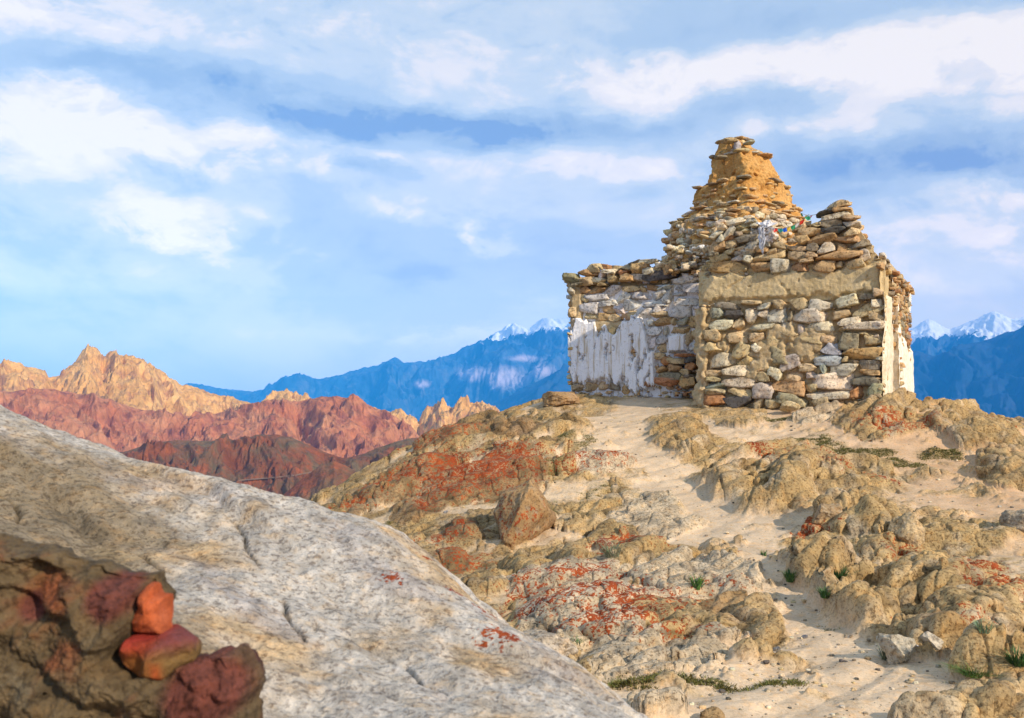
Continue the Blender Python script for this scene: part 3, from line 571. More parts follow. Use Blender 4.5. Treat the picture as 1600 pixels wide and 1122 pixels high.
# dirt track winding over the brown hill
def hill_at(px, py, G):
    d = ray(px, py); d = d / math.hypot(d[0], d[1]); X, Y, Z = G; ia = np.argmin(np.abs(np.arctan2(X[:, 0], Y[:, 0]) - math.atan2(d[0], d[1])))
    rr = np.hypot(X[ia], Y[ia]); b = np.nonzero(d[2] * rr <= Z[ia])[0]
    if not len(b): return None
    k = b[0]; r = rr[k]
    if k > 0:
        e0 = d[2] * rr[k - 1] - Z[ia, k - 1]; e1 = d[2] * rr[k] - Z[ia, k]; r = rr[k - 1] + (rr[k] - rr[k - 1]) * e0 / (e0 - e1)
    return np.array([d[0] * r, d[1] * r, d[2] * r])
tp = []
for px in np.linspace(340, 512, 60):
    py = np.interp(px, [340, 380, 420, 460, 490, 512], [758, 751, 748, 744, 738, 729]); h_ = hill_at(px, py, BH)
    if h_ is not None: tp.append(h_)
if len(tp) > 6:
    tp = np.array(tp); tp[1:-1] = (tp[:-2] + tp[1:-1] + tp[2:]) / 3; V = []
    for p in tp: d = p[:2] / np.linalg.norm(p[:2]); V += [(p[0] - d[0] * 1.4, p[1] - d[1] * 1.4, p[2] + .1), (p[0] + d[0] * .6, p[1] + d[1] * .6, p[2] + .8)]
    m_tr, n_tr = mat_new("dirt_track"); n_tr.put(n_tr.b.inputs['Base Color'], (.20, .12, .075))
    tr = mesh_obj("track", V, [(2 * i, 2 * i + 2, 2 * i + 3, 2 * i + 1) for i in range(len(tp) - 1)], m_tr); tag(tr, kind='structure')
# ------------------------------------------------------------------ haze
hm = bpy.data.materials.new("air"); hm.use_nodes = True; hn = NT(hm.node_tree)
vol = hn.n('ShaderNodeVolumePrincipled'); ho = hn.n('ShaderNodeOutputMaterial'); hn.t.links.new(vol.outputs[0], ho.inputs['Volume'])
vol.inputs['Color'].default_value = (.03, .38, 1.0, 1); vol.inputs['Density'].default_value = HAZE_D; vol.inputs['Anisotropy'].default_value = -0.4
X0, X1, Y0, Y1, Z0, Z1 = -HAZE_R, HAZE_R, -HAZE_R, HAZE_R, -360, HAZE_TOP
hv = [(x, y, z) for x in (X0, X1) for y in (Y0, Y1) for z in (Z0, Z1)]
hz_o = mesh_obj("haze", hv, [(0, 1, 3, 2), (4, 6, 7, 5), (0, 4, 5, 1), (2, 3, 7, 6), (0, 2, 6, 4), (1, 5, 7, 3)], hm, smooth=False); tag(hz_o, kind='stuff')
# ------------------------------------------------------------------ the stupa
TH = R(27.0)
TX = np.array([math.cos(TH), -math.sin(TH), 0.0])     # to the right along the front, coming nearer
TB = np.array([math.sin(TH), math.cos(TH), 0.0])      # into the building
UPV = np.array([0, 0, 1.0])
class Face:
    """upright wall plane: origin o, tangent t (photo right), outward normal n"""
    def __init__(s, o, t, n): s.o = np.array(o, float); s.t = np.array(t, float); s.n = np.array(n, float)
    def uv(s, px, py):
        d = ray(px, py); k = (s.o @ s.n) / (d @ s.n); p = d * k - s.o; return p @ s.t, p[2]
    def P(s, u, v, d=0.0):
        u, v, d = np.broadcast_arrays(np.asarray(u, float), np.asarray(v, float), np.asarray(d, float))
        return s.o + u[..., None] * s.t + v[..., None] * UPV + d[..., None] * s.n
FR = np.array([7.83, 21.0, 0.0])                                   # front right corner, eye level
W1 = 3.94; FL = FR - TX * W1
FF = Face(FL, TX, -TB)                                             # front face of the front block, u 0..W1
D1 = 1.6
WL = FL + TB * D1; W2 = 4.01
FW = Face(WL - TX * W2, TX, -TB)                                   # left wing face, u 0..W2
FRT = Face(FR, TB, TX)                                             # right side of the front block
WRo = FR + TB * D1 + TX * .12
FWR = Face(WRo, TB, TX)                                            # right side of the right wing
SCOL = {'t': (.58, .44, .25), 'o': (.55, .36, .18), 'g': (.55, .49, .39), 'w': (.72, .62, .45), 'd': (.30, .25, .18), 'D': (.13, .12, .105), 'y': (.60, .46, .25), 'W': (.82, .80, .78), 'b': (.52, .53, .52), 'l': (.38, .34, .21), 'r': (.45, .23, .11), 'e': (.34, .35, .27)}
def scol_of(c, rng=RNG):
    b = np.array(SCOL[c]); return np.clip(b * (1 + rng.normal(0, .07)) * (1 + rng.normal(0, .025, 3)), .02, .9)
M_stone = rock_mat("dry_stone", 16.0, .75, False, .014, 1.0, big=4.0)
M_mud, nm = mat_new("dried_mud"); 
def mudmat(nm, c1, c2, c3, bd=.02):
    P = nm.n('ShaderNodeTexCoord').outputs['Object']; a = nm.noise(P, 2.2, 6, .65); b = nm.noise(P, 14, 6, .7); c_ = nm.noise(nm.vm('MULTIPLY', P, (1, 1, .12)), 16, 4, .6)
    v = nm.n('ShaderNodeTexVoronoi'); nm.put(v.inputs['Vector'], nm.vm('ADD', P, nm.vm('SCALE', nm.noise(P, 3, 3, .5, out='Color'), sc=.4))); v.inputs['Scale'].default_value = 2.2; v.feature = 'DISTANCE_TO_EDGE'
    c = nm.mix(nm.mr(a, .38, .62), c1, c2); c = nm.mix(nm.mr(c_, .52, .68, 0, .55), c, c3); c = nm.mix(1.0, c, nm.mr(b, .3, .7, .78, 1.2), 'MULTIPLY')
    c = nm.mix(nm.mr(b, .66, .70, 0, .8), c, (.08, .06, .04))
    nm.put(nm.b.inputs['Base Color'], c)
    crk = nm.mr(v.outputs['Distance'], 0, .035, 0, 1)
    bump(nm, nm.m('ADD', nm.m('ADD', b, nm.m('MULTIPLY', c_, .5)), nm.m('MULTIPLY', crk, .12)), 1.0, bd)
mudmat(nm, (.56, .42, .215), (.66, .52, .30), (.36, .26, .13))
M_mortar, nm = mat_new("mud_mortar"); mudmat(nm, (.48, .35, .18), (.60, .46, .27), (.36, .25, .14))
M_ochre, nm = mat_new("ochre_mud"); mudmat(nm, (.60, .30, .075), (.72, .42, .15), (.38, .20, .08), .06)
M_lime, nm = mat_new("lime_wash")
P_ = nm.n('ShaderNodeTexCoord').outputs['Object']; b_ = nm.noise(P_, 9, 6, .7); s_ = nm.noise(nm.vm('MULTIPLY', P_, (1, 1, .07)), 11, 5, .65)
c_ = nm.mix(nm.mr(b_, .60, .68, 0, .8), (.89, .88, .89), (.55, .48, .38)); c_ = nm.mix(nm.mr(s_, .54, .64, 0, .9), c_, (.56, .46, .32)); c_ = nm.mix(nm.mr(nm.noise(P_, 30, 3, .6), .66, .69), c_, (.12, .10, .08))
nm.put(nm.b.inputs['Base Color'], c_); bump(nm, nm.m('ADD', b_, s_), 1.0, .02)
M_core, nm = mat_new("rubble_core"); nm.put(nm.b.inputs['Base Color'], (.10, .075, .05))
stupa = tag(empty("stupa", tuple((FL + FR) / 2 + TB * 2.5)), 'weathered dry stone stupa with stepped ochre mud spire on the hilltop', 'stupa')
S0 = np.array(stupa.location)
def sub(name, acc_or, mat, parent=stupa):
    o = acc_or.build(name, mat); o.parent = parent
    if parent is stupa: o.matrix_parent_inverse.identity()
    for v in (0,): pass
    return o
def fix(o):
    """geometry is in world metres: shift the mesh so that the child sits right under its parent"""
    me = o.data; c = np.empty(len(me.vertices) * 3, np.float32); me.vertices.foreach_get('co', c); c = c.reshape(-1, 3) - S0.astype(np.float32); me.vertices.foreach_set('co', c.ravel()); me.update(); return o
class Wall:
    """stones of one wall face"""
    def __init__(s, face, u0, u1, v0, v1, res=.02):
        s.f = face; s.b = (u0, u1, v0, v1); s.res = res
        s.occ = np.zeros((int((u1 - u0) / res) + 1, int((v1 - v0) / res) + 1), bool); s.acc = Acc(); s.k = 0
    def mark(s, u, v, w, h, rot, shrink=.92):
        I, J = np.indices(s.occ.shape); U = s.b[0] + I * s.res - u; V = s.b[2] + J * s.res - v
        c, q = math.cos(rot), math.sin(rot); a = (U * c + V * q) / (w / 2 * shrink); b = (-U * q + V * c) / (h / 2 * shrink)
        return (np.abs(a) ** 3 + np.abs(b) ** 3) < 1
    def put(s, u, v, w, h, rot, col, prot=.03, depth=None, n=7, box=.6, cuts=5, rough=.055):
        d = depth or max(.34, min(w, h) * 1.1); Pn, Fq = stone(w, d, h, n=n, box=box, cuts=cuts, rough=rough)
        c, q = math.cos(rot), math.sin(rot); x = Pn[:, 0] * c - Pn[:, 2] * q; z = Pn[:, 0] * q + Pn[:, 2] * c
        tw = RNG.uniform(-.09, .09); y = Pn[:, 1] + x * tw
        X = s.f.P(u + x, v + z, prot - d / 2 - y)
        flip = np.dot(np.cross(s.f.t, UPV), -s.f.n) 
        s.acc.add(X, Fq if flip > 0 else Fq[:, ::-1], scol_of(col)); s.k += 1
    def traced(s, rows, ox, oy, sc, prot=(.0, .07), kx=1.04):
        for (cx, cy, w, h, rot, col) in rows:
            px, py = ox + cx / sc, oy + cy / sc; hw, hh = w / 2 / sc, h / 2 / sc
            u0, _ = s.f.uv(px - hw, py); u1, _ = s.f.uv(px + hw, py); _, v0 = s.f.uv(px, py + hh); _, v1 = s.f.uv(px, py - hh); u, v = s.f.uv(px, py)
            ww, h_ = (u1 - u0) * kx * 1.17, (v1 - v0) * 1.22
            if abs(rot) > 12:    # traced boxes are along the stone
                ww = (u1 - u0) * kx * 1.17
            s.put(u, v, ww, h_, R(-rot), col, RNG.uniform(*prot), n=10, box=.90 if RNG.random() < .75 else .65, cuts=7, rough=.075)
            s.occ |= s.mark(u, v, ww, h_, R(-rot))
    def fill(s, inside, cols, sizes, tries=500, prot=(-.06, .01), asp=(.4, .8), n=4, over=.12):
        u0, u1, v0, v1 = s.b
        for w in sizes:
            for _ in range(tries):
                u = RNG.uniform(u0, u1); v = RNG.uniform(v0, v1)
                if not inside(u, v): continue
                i, j = int((u - u0) / s.res), int((v - v0) / s.res)
                if s.occ[i, j]: continue
                ww = w * RNG.uniform(.75, 1.2); hh = ww * RNG.uniform(*asp); a = int(ww / 2 / s.res); b = int(hh / 2 / s.res)
                blk = s.occ[max(i - a, 0):i + a + 1, max(j - b, 0):j + b + 1]
                if blk.mean() > over: continue
                s.put(u, v, ww, hh, RNG.normal(0, .09), cols[RNG.integers(len(cols))], RNG.uniform(*prot), n=n if w < .2 else 7, depth=max(.16, hh))
                s.occ |= s.mark(u, v, ww, hh, 0)
def sheet(face, u0, u1, v0, v1, depth, res=.03):
    nu = max(int((u1 - u0) / res), 2); nv = max(int((v1 - v0) / res), 2)
    U, V = np.meshgrid(np.linspace(u0, u1, nu), np.linspace(v0, v1, nv), indexing='ij'); D = depth(U, V)
    flip = np.dot(np.cross(face.t, UPV), face.n) > 0
    Fq = grid_faces(nu, nv); Fq = Fq if flip else Fq[:, ::-1]
    return face.P(U, V, D).reshape(-1, 3), Fq
def boxc(o, u, v_, z0, z1):
    """box core from corner o along vectors u, v_"""
    o = np.array(o, float); q = [o, o + u, o + u + v_, o + v_]; V = [(*p[:2], z0) for p in q] + [(*p[:2], z1) for p in q]
    return np.array(V), np.array([(0, 3, 2, 1), (4, 5, 6, 7), (0, 1, 5, 4), (1, 2, 6, 5), (2, 3, 7, 6), (3, 0, 4, 7)])
K3 = 1600 / 370.0
_, zmb = FF.uv(1240, 466); _, zmt = FF.uv(1240, 424)                # mud band bottom and top
GB = -.35                                                          # below the ground line
# ---- front block, lower wall
low = [(290,345,150,60,3,'d'),(445,315,120,35,0,'t'),(535,340,90,38,-5,'g'),(640,330,95,65,0,'t'),(775,325,110,75,-8,'t'),(915,335,140,85,5,'g'),(1085,305,150,65,-12,'w'),(1235,275,110,40,0,'d'),
(205,385,110,65,0,'e'),(330,400,115,60,0,'D'),(445,395,75,100,0,'w'),(527,395,60,60,0,'g'),(620,400,115,90,0,'g'),(840,410,235,90,0,'w'),(1045,395,130,60,-8,'t'),(1240,355,200,75,-15,'t'),(1285,405,100,60,-5,'t'),(710,400,30,80,20,'d'),
(235,465,160,65,2,'w'),(360,450,75,85,10,'t'),(510,487,180,60,0,'w'),(675,470,60,90,0,'g'),(785,495,80,60,0,'g'),(925,485,170,75,-3,'w'),(1100,445,160,48,-8,'w'),(1210,478,250,55,-3,'w'),(1055,495,50,42,0,'t'),
(195,545,120,85,0,'y'),(355,545,125,80,0,'t'),(485,555,90,60,0,'t'),(600,565,130,100,0,'t'),(700,535,110,48,0,'t'),(850,555,150,60,10,'y'),(1090,570,145,115,10,'l'),(1270,555,135,105,0,'t'),(970,560,100,70,0,'t'),(1200,522,90,30,0,'t'),
(175,625,120,72,0,'t'),(380,635,120,105,10,'t'),(480,618,85,65,10,'w'),(600,670,190,110,0,'l'),(985,630,130,78,10,'b'),(1200,660,245,78,3,'o'),(820,640,130,60,25,'y'),(275,630,60,60,0,'t'),
(240,700,190,85,-8,'w'),(430,705,150,80,0,'t'),(705,730,130,110,-10,'g'),(960,705,165,68,3,'b'),(835,755,130,52,3,'t'),(1060,770,182,82,2,'w'),(1240,735,140,62,0,'d'),(520,745,70,60,0,'t'),(940,770,35,60,-20,'e'),(1080,700,50,40,0,'t'),
(350,775,175,75,5,'w'),(195,795,110,45,0,'t'),(200,832,100,30,0,'y'),(735,822,130,80,3,'t'),(612,800,95,72,20,'w'),(970,840,290,105,5,'w'),(1225,838,195,72,3,'d'),(1245,787,140,38,0,'o'),(850,800,60,50,0,'g'),(520,815,90,60,0,'t'),
(200,872,125,52,0,'e'),(360,845,200,72,5,'w'),(695,890,205,88,5,'o'),(840,895,85,62,10,'t'),(205,920,140,42,0,'l'),(380,920,165,65,8,'t'),(525,900,130,112,0,'g'),
(965,935,270,66,-3,'w'),(1160,918,92,85,0,'r'),(1270,920,118,105,0,'l'),(215,970,150,68,0,'r'),(345,985,182,82,5,'D'),(500,990,62,92,0,'t'),(590,995,92,62,0,'t'),(740,975,210,68,10,'l'),(910,988,130,52,-5,'t')]
wl_ = Wall(FF, -.05, W1 + .05, GB, zmb + .12)
wl_.traced(low, 1070, 400, K3)
muda = [(650,520,150,90,1.0),(560,640,160,120,1.0),(800,620,150,110,1.0),(500,740,140,90,.9),(860,540,130,90,.9),(240,600,70,90,.8),(170,500,60,200,.5),(900,760,90,60,.6),(450,800,90,80,.8)]
def mudmask(U, V, L, ox, oy, k, face):
    M = np.zeros_like(U)
    for (cx, cy, rx, ry, a) in L:
        u, v = face.uv(ox + cx / k, oy + cy / k); u1, _ = face.uv(ox + (cx + rx) / k, oy + cy / k); _, v1 = face.uv(ox + cx / k, oy + (cy - ry) / k)
        M = np.maximum(M, a * np.exp(-(((U - u) / (u1 - u)) ** 2 + ((V - v) / (v1 - v)) ** 2)))
    return M
wl_.fill(lambda u, v: 0 < u < W1 and v < zmb, ['t', 't', 'd', 'g', 'o'], [.16, .10, .07], 450, (-.10, -.02))
fw_ = fix(wl_.acc.build("stone_wall", M_stone)); fw_.parent = stupa; fw_['label'] = 'lower front wall of big packed boulders'
def dlow(U, V):
    m = mudmask(U, V, muda, 1070, 400, K3, FF); lump = fbm2(U * 4, V * 4, 4)
    return -.17 + .185 * sstep(.1, .9, m + .5 * fbm2(U * 6, V * 6, 4)) + .03 * fbm2(U * 9 + 3, V * 9, 3) + .02 * lump
acc = Acc(); acc.add(*sheet(FF, -.02, W1 + .02, GB, zmb + .05, dlow, .025), (1, 1, 1)); mo = fix(acc.build("mortar", M_mortar, )); mo.parent = fw_
# ---- mud render band above it
def dband(U, V):
    e = np.minimum(np.minimum(V - zmb, zmt + .06 - V), np.minimum(U + .02, W1 + .02 - U))
    hole = sstep(.82, .97, rid2(U * .8 + 3.1, V * 1.3, 2)) * .05
    return -.02 - .10 * (1 - sstep(.0, .10, e + .16 * fbm2(U * 3.2, V * 4, 5, .6))) + .035 * fbm2(U * 2, V * 2, 4) + .012 * fbm2(U * 12, V * 12, 3) - hole - .05 * sstep(.55, .6, fbm2(U * 7 + 9, V * 7, 2))
acc = Acc(); acc.add(*sheet(FF, -.06, W1 + .06, zmb - .06, zmt + .14, dband, .02), (1, 1, 1)); o = fix(acc.build("mud_band", M_mud)); o.parent = stupa
# ---- parapet of loose courses on top of the front block
K1 = 5.1
par = [(290,550,250,95,0,'o'),(555,540,175,80,0,'o'),(722,530,145,105,-3,'g'),(868,545,125,80,0,'o'),(1050,545,175,85,3,'o'),(1172,528,60,45,0,'t'),(1305,530,170,72,-8,'t'),(420,560,40,40,0,'t'),
(240,475,165,62,0,'t'),(370,480,85,52,0,'g'),(450,490,100,58,10,'w'),(612,462,232,82,-2,'t'),(860,460,175,82,3,'t'),(960,450,90,38,0,'t'),(920,497,100,32,-5,'t'),(1180,455,342,78,-6,'o'),(1385,450,75,82,10,'g'),(180,440,60,50,0,'d'),
(410,438,150,50,-3,'g'),(575,395,108,66,0,'o'),(480,405,92,52,5,'g'),(700,380,140,52,12,'t'),(845,397,132,46,0,'t'),(960,390,112,62,0,'d'),(1080,395,132,82,-5,'w'),(1200,390,112,52,3,'o'),(1340,370,150,52,-15,'d'),(1408,398,62,62,0,'t'),(1280,420,80,40,0,'t'),(640,425,80,40,0,'t'),(300,425,100,40,0,'t'),
(205,385,132,92,-8,'o'),(320,365,85,65,0,'t'),(480,358,92,52,0,'g'),(880,335,102,66,-3,'o'),(1045,320,200,76,-3,'o'),(1245,325,190,52,0,'o'),(310,330,100,60,0,'r'),(390,400,80,40,0,'t'),
(445,315,172,56,-3,'d'),(310,275,110,62,-50,'g'),(200,280,120,46,-30,'w'),(235,322,62,62,0,'g'),(935,265,212,62,-4,'t'),(1130,255,172,48,0,'D'),(1280,265,112,62,-8,'t'),(440,265,85,42,0,'t'),(390,290,60,40,0,'d'),
(350,190,140,62,-10,'w'),(240,195,72,46,0,'w'),(400,230,112,52,-15,'t'),(505,262,62,82,0,'g'),(870,215,132,62,-8,'t'),(985,212,90,34,0,'t'),(1110,195,172,76,0,'d'),(1275,205,122,56,-10,'g'),(240,240,80,50,-20,'w'),
(1160,140,212,42,-6,'w'),(1275,158,132,38,0,'t'),(1070,112,132,34,-10,'D'),(1200,90,132,48,-8,'o'),(1175,45,180,46,-10,'t'),(1150,70,120,26,-8,'d'),
(620,262,100,52,0,'W'),(612,320,84,62,0,'W'),(560,230,70,50,0,'g'),(600,215,90,40,-5,'w'),(650,300,60,50,0,'W'),(590,370,80,36,0,'g'),(520,215,70,40,-15,'w'),(470,180,90,40,-8,'g')]
pw = Wall(FF, -.3, W1 + .35, zmt - .1, zmt + 1.9)
pw.f = Face(FL - FF.n * .0, TX, -TB)
pw.traced(par, 1080, 310, K1, (.02, .14), 1.05)
_, tA = FF.uv(1110, 392); prof_u = []; 
for (x, y) in [(1100,395),(1118,350),(1150,345),(1180,345),(1200,352),(1215,372),(1235,385),(1243,372),(1262,350),(1285,335),(1300,318),(1328,314),(1334,340),(1345,355),(1358,378),(1364,400)]:
    u, v = FF.uv(x, y); prof_u.append((u, v))
pu, pv = zip(*prof_u)
pw.fill(lambda u, v: pu[0] < u < pu[-1] and v < np.interp(u, pu, pv) - .06 and v > zmt - .02, ['t', 'd', 'g', 'o'], [.17, .11, .08], 350, (-.12, -.02))
# second leaf of stones behind so that the parapet is a wall with thickness, and its return along the right side
for k in range(150):
    u = RNG.uniform(.1, W1 - .1); top = float(np.interp(u, pu, pv)) - .14
    v = RNG.uniform(zmt, max(top, zmt + .1)); pw.put(u, v, RNG.uniform(.2, .4), RNG.uniform(.1, .17), RNG.normal(0, .08), 'tdgow'[RNG.integers(5)], -RNG.uniform(.18, .42), n=4, depth=.26)
_uu = np.linspace(.25, W1 + .02, 60); _pt = np.maximum(np.interp(_uu, pu, pv) - .10, zmt + .05); _V = []
for u_, t_ in zip(_uu, _pt):
    for (dd_, zz0) in ((-.16, zmt), (-.16, t_), (-.42, t_), (-.42, zmt)): _V.append(FF.P(u_, zz0, dd_))
_F = [(4 * i + j, 4 * i + (j + 1) % 4, 4 * i + 4 + (j + 1) % 4, 4 * i + 4 + j) for i in range(59) for j in range(4)] + [(0, 3, 2, 1), (236, 237, 238, 239)]
o = fix(pw.acc.build("parapet", M_stone)); o.parent = stupa; o['label'] = 'broken parapet of loose brown stones'
q = fix(mesh_obj('mortar', _V, np.array(_F), M_mortar, col=np.ones((240, 3)), smooth=False)); q.parent = o
# ---- right side of the front block and the right wing: lime wash below, ochre stones above
zc = FWR.uv(1400, 437)[1]
rs = Wall(FRT, 0, D1 + .1, GB, zmt + .9)
rs.fill(lambda u, v: v < zmb + .1, ['t', 'w', 'y', 't', 'o'], [.42, .3, .2, .12], 500, (-.02, .04), (.35, .6))
_rl = fix(rs.acc.build('side_wall', M_stone)); _rl.parent = stupa; rs.acc = Acc()
rs.fill(lambda u, v: v >= zmt - .02 and v < zmt + .34 - .15 * u, ['o', 't', 'd', 'g'], [.4, .28, .18, .1], 400, (-.02, .10), (.3, .5))
acc = Acc(); acc.add(*sheet(FRT, -.03, D1 + .15, GB, zmb + .05, lambda U, V: -.015 + .075 * sstep(.0, .35, fbm2(U * 1.3 + 4, V * .6, 3) + .30 - .35 * sstep(zmb - 1.0, zmb, V)) + .02 * fbm2(U * 6, V * 6, 3), .025), (1, 1, 1))
M_cream, nm = mat_new("cream_render"); mudmat(nm, (.74, .62, .44), (.82, .74, .60), (.52, .36, .18))
o = fix(acc.build("side_render", M_cream)); o.parent = stupa
acc = Acc(); acc.add(*sheet(FRT, -.05, D1 + .15, zmb - .02, zmt + .1, lambda U, V: -.02 + .04 * fbm2(U * 3, V * 3, 3), .03), (1, 1, 1)); o = fix(acc.build("mud_band", M_mud)); o.parent = stupa
o = fix(rs.acc.build("parapet_return", M_stone)); o.parent = stupa
D3 = 3.3
rw = Wall(FWR, -.1, D3, GB, zc + .4)
rw.fill(lambda u, v: v < zc and v > zc - 1.45 - .3 * math.sin(u * 3), ['o', 'r', 'o', 't', 'd'], [.30, .20, .13, .08], 700, (-.02, .06), (.4, .8))
rw.fill(lambda u, v: zc - .05 < v < zc + .14, ['o', 'r', 't', 'o'], [.42, .3, .18], 260, (.02, .16), (.22, .35))
acc = Acc(); acc.add(*sheet(FWR, -.12, D3, GB, zc, lambda U, V: -.06 + .11 * sstep(-.1, .2, fbm2(U * 1.2, V * .5, 3) + .9 - 1.2 * sstep(zc - 2.0, zc - .9, V)) + .02 * fbm2(U * 6, V * 6, 3), .025), (1, 1, 1))
o = fix(rw.acc.build("wing_wall", M_stone)); o.parent = stupa; o['label'] = 'sunlit right wing of small orange brown stones'
M_creamw, nm = mat_new("cream_lime"); mudmat(nm, (.80, .72, .58), (.86, .82, .76), (.55, .40, .22))
q = fix(acc.build("wing_render", M_creamw)); q.parent = o
FW3 = Face(WRo - TX * 1.2, TX, -TB); rf = Wall(FW3, .9, 1.25, GB, zc + .2)
rf.fill(lambda u, v: v < zc, ['o', 'r', 't', 'o'], [.3, .2, .12], 150, (-.02, .05)); o2 = fix(rf.acc.build("wing_wall_return", M_stone)); o2.parent = stupa
acc = Acc(); acc.add(*sheet(FW3, .85, 1.24, GB, zc - .6, lambda U, V: -.02 + .10 * sstep(-.1, .2, fbm2(U * 1.2, V * .5, 3) + .8 - 1.0 * sstep(zc - 1.8, zc - .7, V)) + .02 * fbm2(U * 6, V * 6, 3), .025), (1, 1, 1)); q = fix(acc.build('wing_render', M_cream)); q.parent = o2
# rising heap of small orange stones on top of the right wing
acc = Acc()
for k in range(260):
    u = RNG.uniform(0, D3); w_in = RNG.uniform(0, 1.3); hgt = .12 + .42 * w_in / 1.3 * (1 - .5 * u / D3)
    s_ = RNG.uniform(.14, .36); Pn, Fq = stone(s_, s_ * .8, s_ * RNG.uniform(.3, .5), n=4); a_ = RNG.uniform(0, 6.28); c, q_ = math.cos(a_), math.sin(a_)
    X = np.stack([Pn[:, 0] * c - Pn[:, 1] * q_, Pn[:, 0] * q_ + Pn[:, 1] * c, Pn[:, 2]], 1) + WRo + TB * u - TX * w_in + UPV * (zc + RNG.uniform(0, hgt)); acc.add(X, Fq, scol_of('ortdo'[RNG.integers(5)]))
o = fix(acc.build("wing_coping", M_stone)); o.parent = stupa
# ---- left wing
K4 = 4.88
wing = [(150,255,110,52,0,'o'),(260,250,100,56,0,'o'),(372,257,120,76,0,'g'),(510,240,150,56,0,'t'),(680,245,82,56,0,'o'),(780,232,115,42,-5,'g'),(870,190,112,56,0,'g'),(955,165,116,62,5,'g'),(1075,170,112,76,-5,'g'),(1160,155,62,30,0,'g'),(600,250,50,40,0,'t'),(1160,185,60,30,0,'g'),
(245,325,170,55,0,'g'),(165,325,60,55,0,'t'),(450,325,100,72,0,'g'),(580,300,160,76,0,'g'),(720,295,112,66,-20,'b'),(800,300,76,105,10,'g'),(875,243,82,48,-5,'g'),(1002,242,162,76,0,'g'),(1125,230,92,52,15,'g'),(885,288,100,40,-10,'g'),(470,278,60,30,0,'g'),
(310,370,102,46,0,'g'),(330,410,106,58,0,'o'),(200,395,132,82,0,'g'),(525,365,132,84,0,'g'),(700,357,156,48,0,'g'),(945,340,186,66,3,'g'),(1105,320,132,72,-5,'t'),(420,400,72,72,0,'g'),(710,408,102,50,0,'g'),(385,355,60,40,0,'g'),(1110,375,120,40,0,'t'),
(885,408,186,112,3,'g'),(1010,412,54,76,0,'g'),(1045,435,36,72,0,'b'),(725,448,130,46,0,'t'),(600,440,130,70,0,'g'),(960,375,40,26,0,'g'),(310,465,90,60,0,'o'),(390,470,90,60,0,'t'),(190,460,120,50,0,'t'),(480,470,80,60,0,'o'),
(655,505,82,52,0,'g'),(765,500,126,58,0,'o'),(910,495,92,58,0,'e'),(840,500,50,50,0,'t'),(695,565,118,72,0,'g'),(778,565,46,64,0,'g'),(880,570,142,74,0,'t'),(760,630,112,64,-10,'g'),(660,650,90,100,0,'g'),(850,660,90,90,0,'g'),(740,700,90,60,0,'t'),
(990,510,75,90,10,'t'),(1000,600,80,70,0,'t'),(960,620,50,110,5,'t'),(980,690,80,70,0,'g'),(365,570,80,70,0,'y'),(730,760,80,50,0,'t'),
(200,1000,110,72,0,'t'),(110,945,92,66,0,'t'),(110,1010,80,50,0,'t'),(300,985,90,60,0,'t'),(470,1025,70,72,0,'t'),(570,970,70,60,0,'t'),(380,1000,80,60,0,'d'),(650,975,90,40,0,'r')]
z4t = FW.uv(980, 437)[1]
SCOL['g'] = (.66, .635, .60); ww = Wall(FW, -.05, W2 + .05, -.1, z4t + .5)
ww.traced(wing, 880, 400, K4, (-.01, .05))
niche = [(905,755,150,28,3,'r'),(865,800,136,42,0,'t'),(765,800,64,64,0,'r'),(740,862,84,54,0,'o'),(835,860,112,68,0,'o'),(920,885,68,44,0,'t'),(795,918,182,52,0,'d'),(780,965,158,68,3,'r'),(925,968,122,78,0,'o'),(960,838,82,62,0,'r'),(945,922,92,44,0,'d'),(960,795,80,50,0,'D'),(890,925,40,40,0,'t')]
z_cop0 = FW.uv(905, 440)[1]
ww.fill(lambda u, v: 0 < u < W2 and v < z_cop0 - .02, ['g', 'g', 't', 't', 'o'], [.22, .14, .09, .06], 600, (-.07, .0))
SCOL['g'] = (.55, .49, .39); o = fix(ww.acc.build("wing_wall", M_stone)); o.parent = stupa; o['label'] = 'left wing of pale grey stones'; wingo = o
cop = [(80,170,125,62,5,'l'),(195,130,142,52,0,'o'),(240,90,92,72,0,'t'),(295,140,52,62,0,'W'),(350,92,72,38,10,'r'),(370,120,104,34,5,'w'),(430,95,92,44,0,'t'),(185,188,84,70,0,'t'),(270,185,112,44,0,'w'),(385,170,84,54,0,'t'),(480,165,112,54,0,'o'),(575,170,102,54,0,'g'),(500,90,100,52,0,'d'),(585,100,92,72,0,'o'),(670,118,94,54,0,'w'),(745,150,242,62,-10,'D'),(660,50,122,32,0,'g'),(740,70,84,44,0,'w'),(720,95,54,54,0,'t'),(820,85,100,44,0,'t'),(560,60,80,34,-10,'D'),(460,130,80,40,0,'r'),(120,218,90,24,0,'d'),(300,215,60,24,0,'t'),(790,120,70,50,0,'o'),(640,75,50,40,0,'o')]
cw = Wall(FW, -.3, W2 + .1, z_cop0 - .1, z_cop0 + 1.0); cw.traced(cop, 880, 400, K4, (.10, .24), 1.06)
for k in range(120):
    u = RNG.uniform(-.05, W2); cw.put(u, z_cop0 + RNG.uniform(-.02, .16 + .05 * u), RNG.uniform(.2, .42), RNG.uniform(.07, .14), RNG.normal(0, .08), 'tdgoe'[RNG.integers(5)], -RNG.uniform(-.05, .55), n=4, depth=.3)
o = fix(cw.acc.build("wing_coping", M_stone)); o.parent = stupa; o['label'] = 'rough coping of flat stones on the left wing'
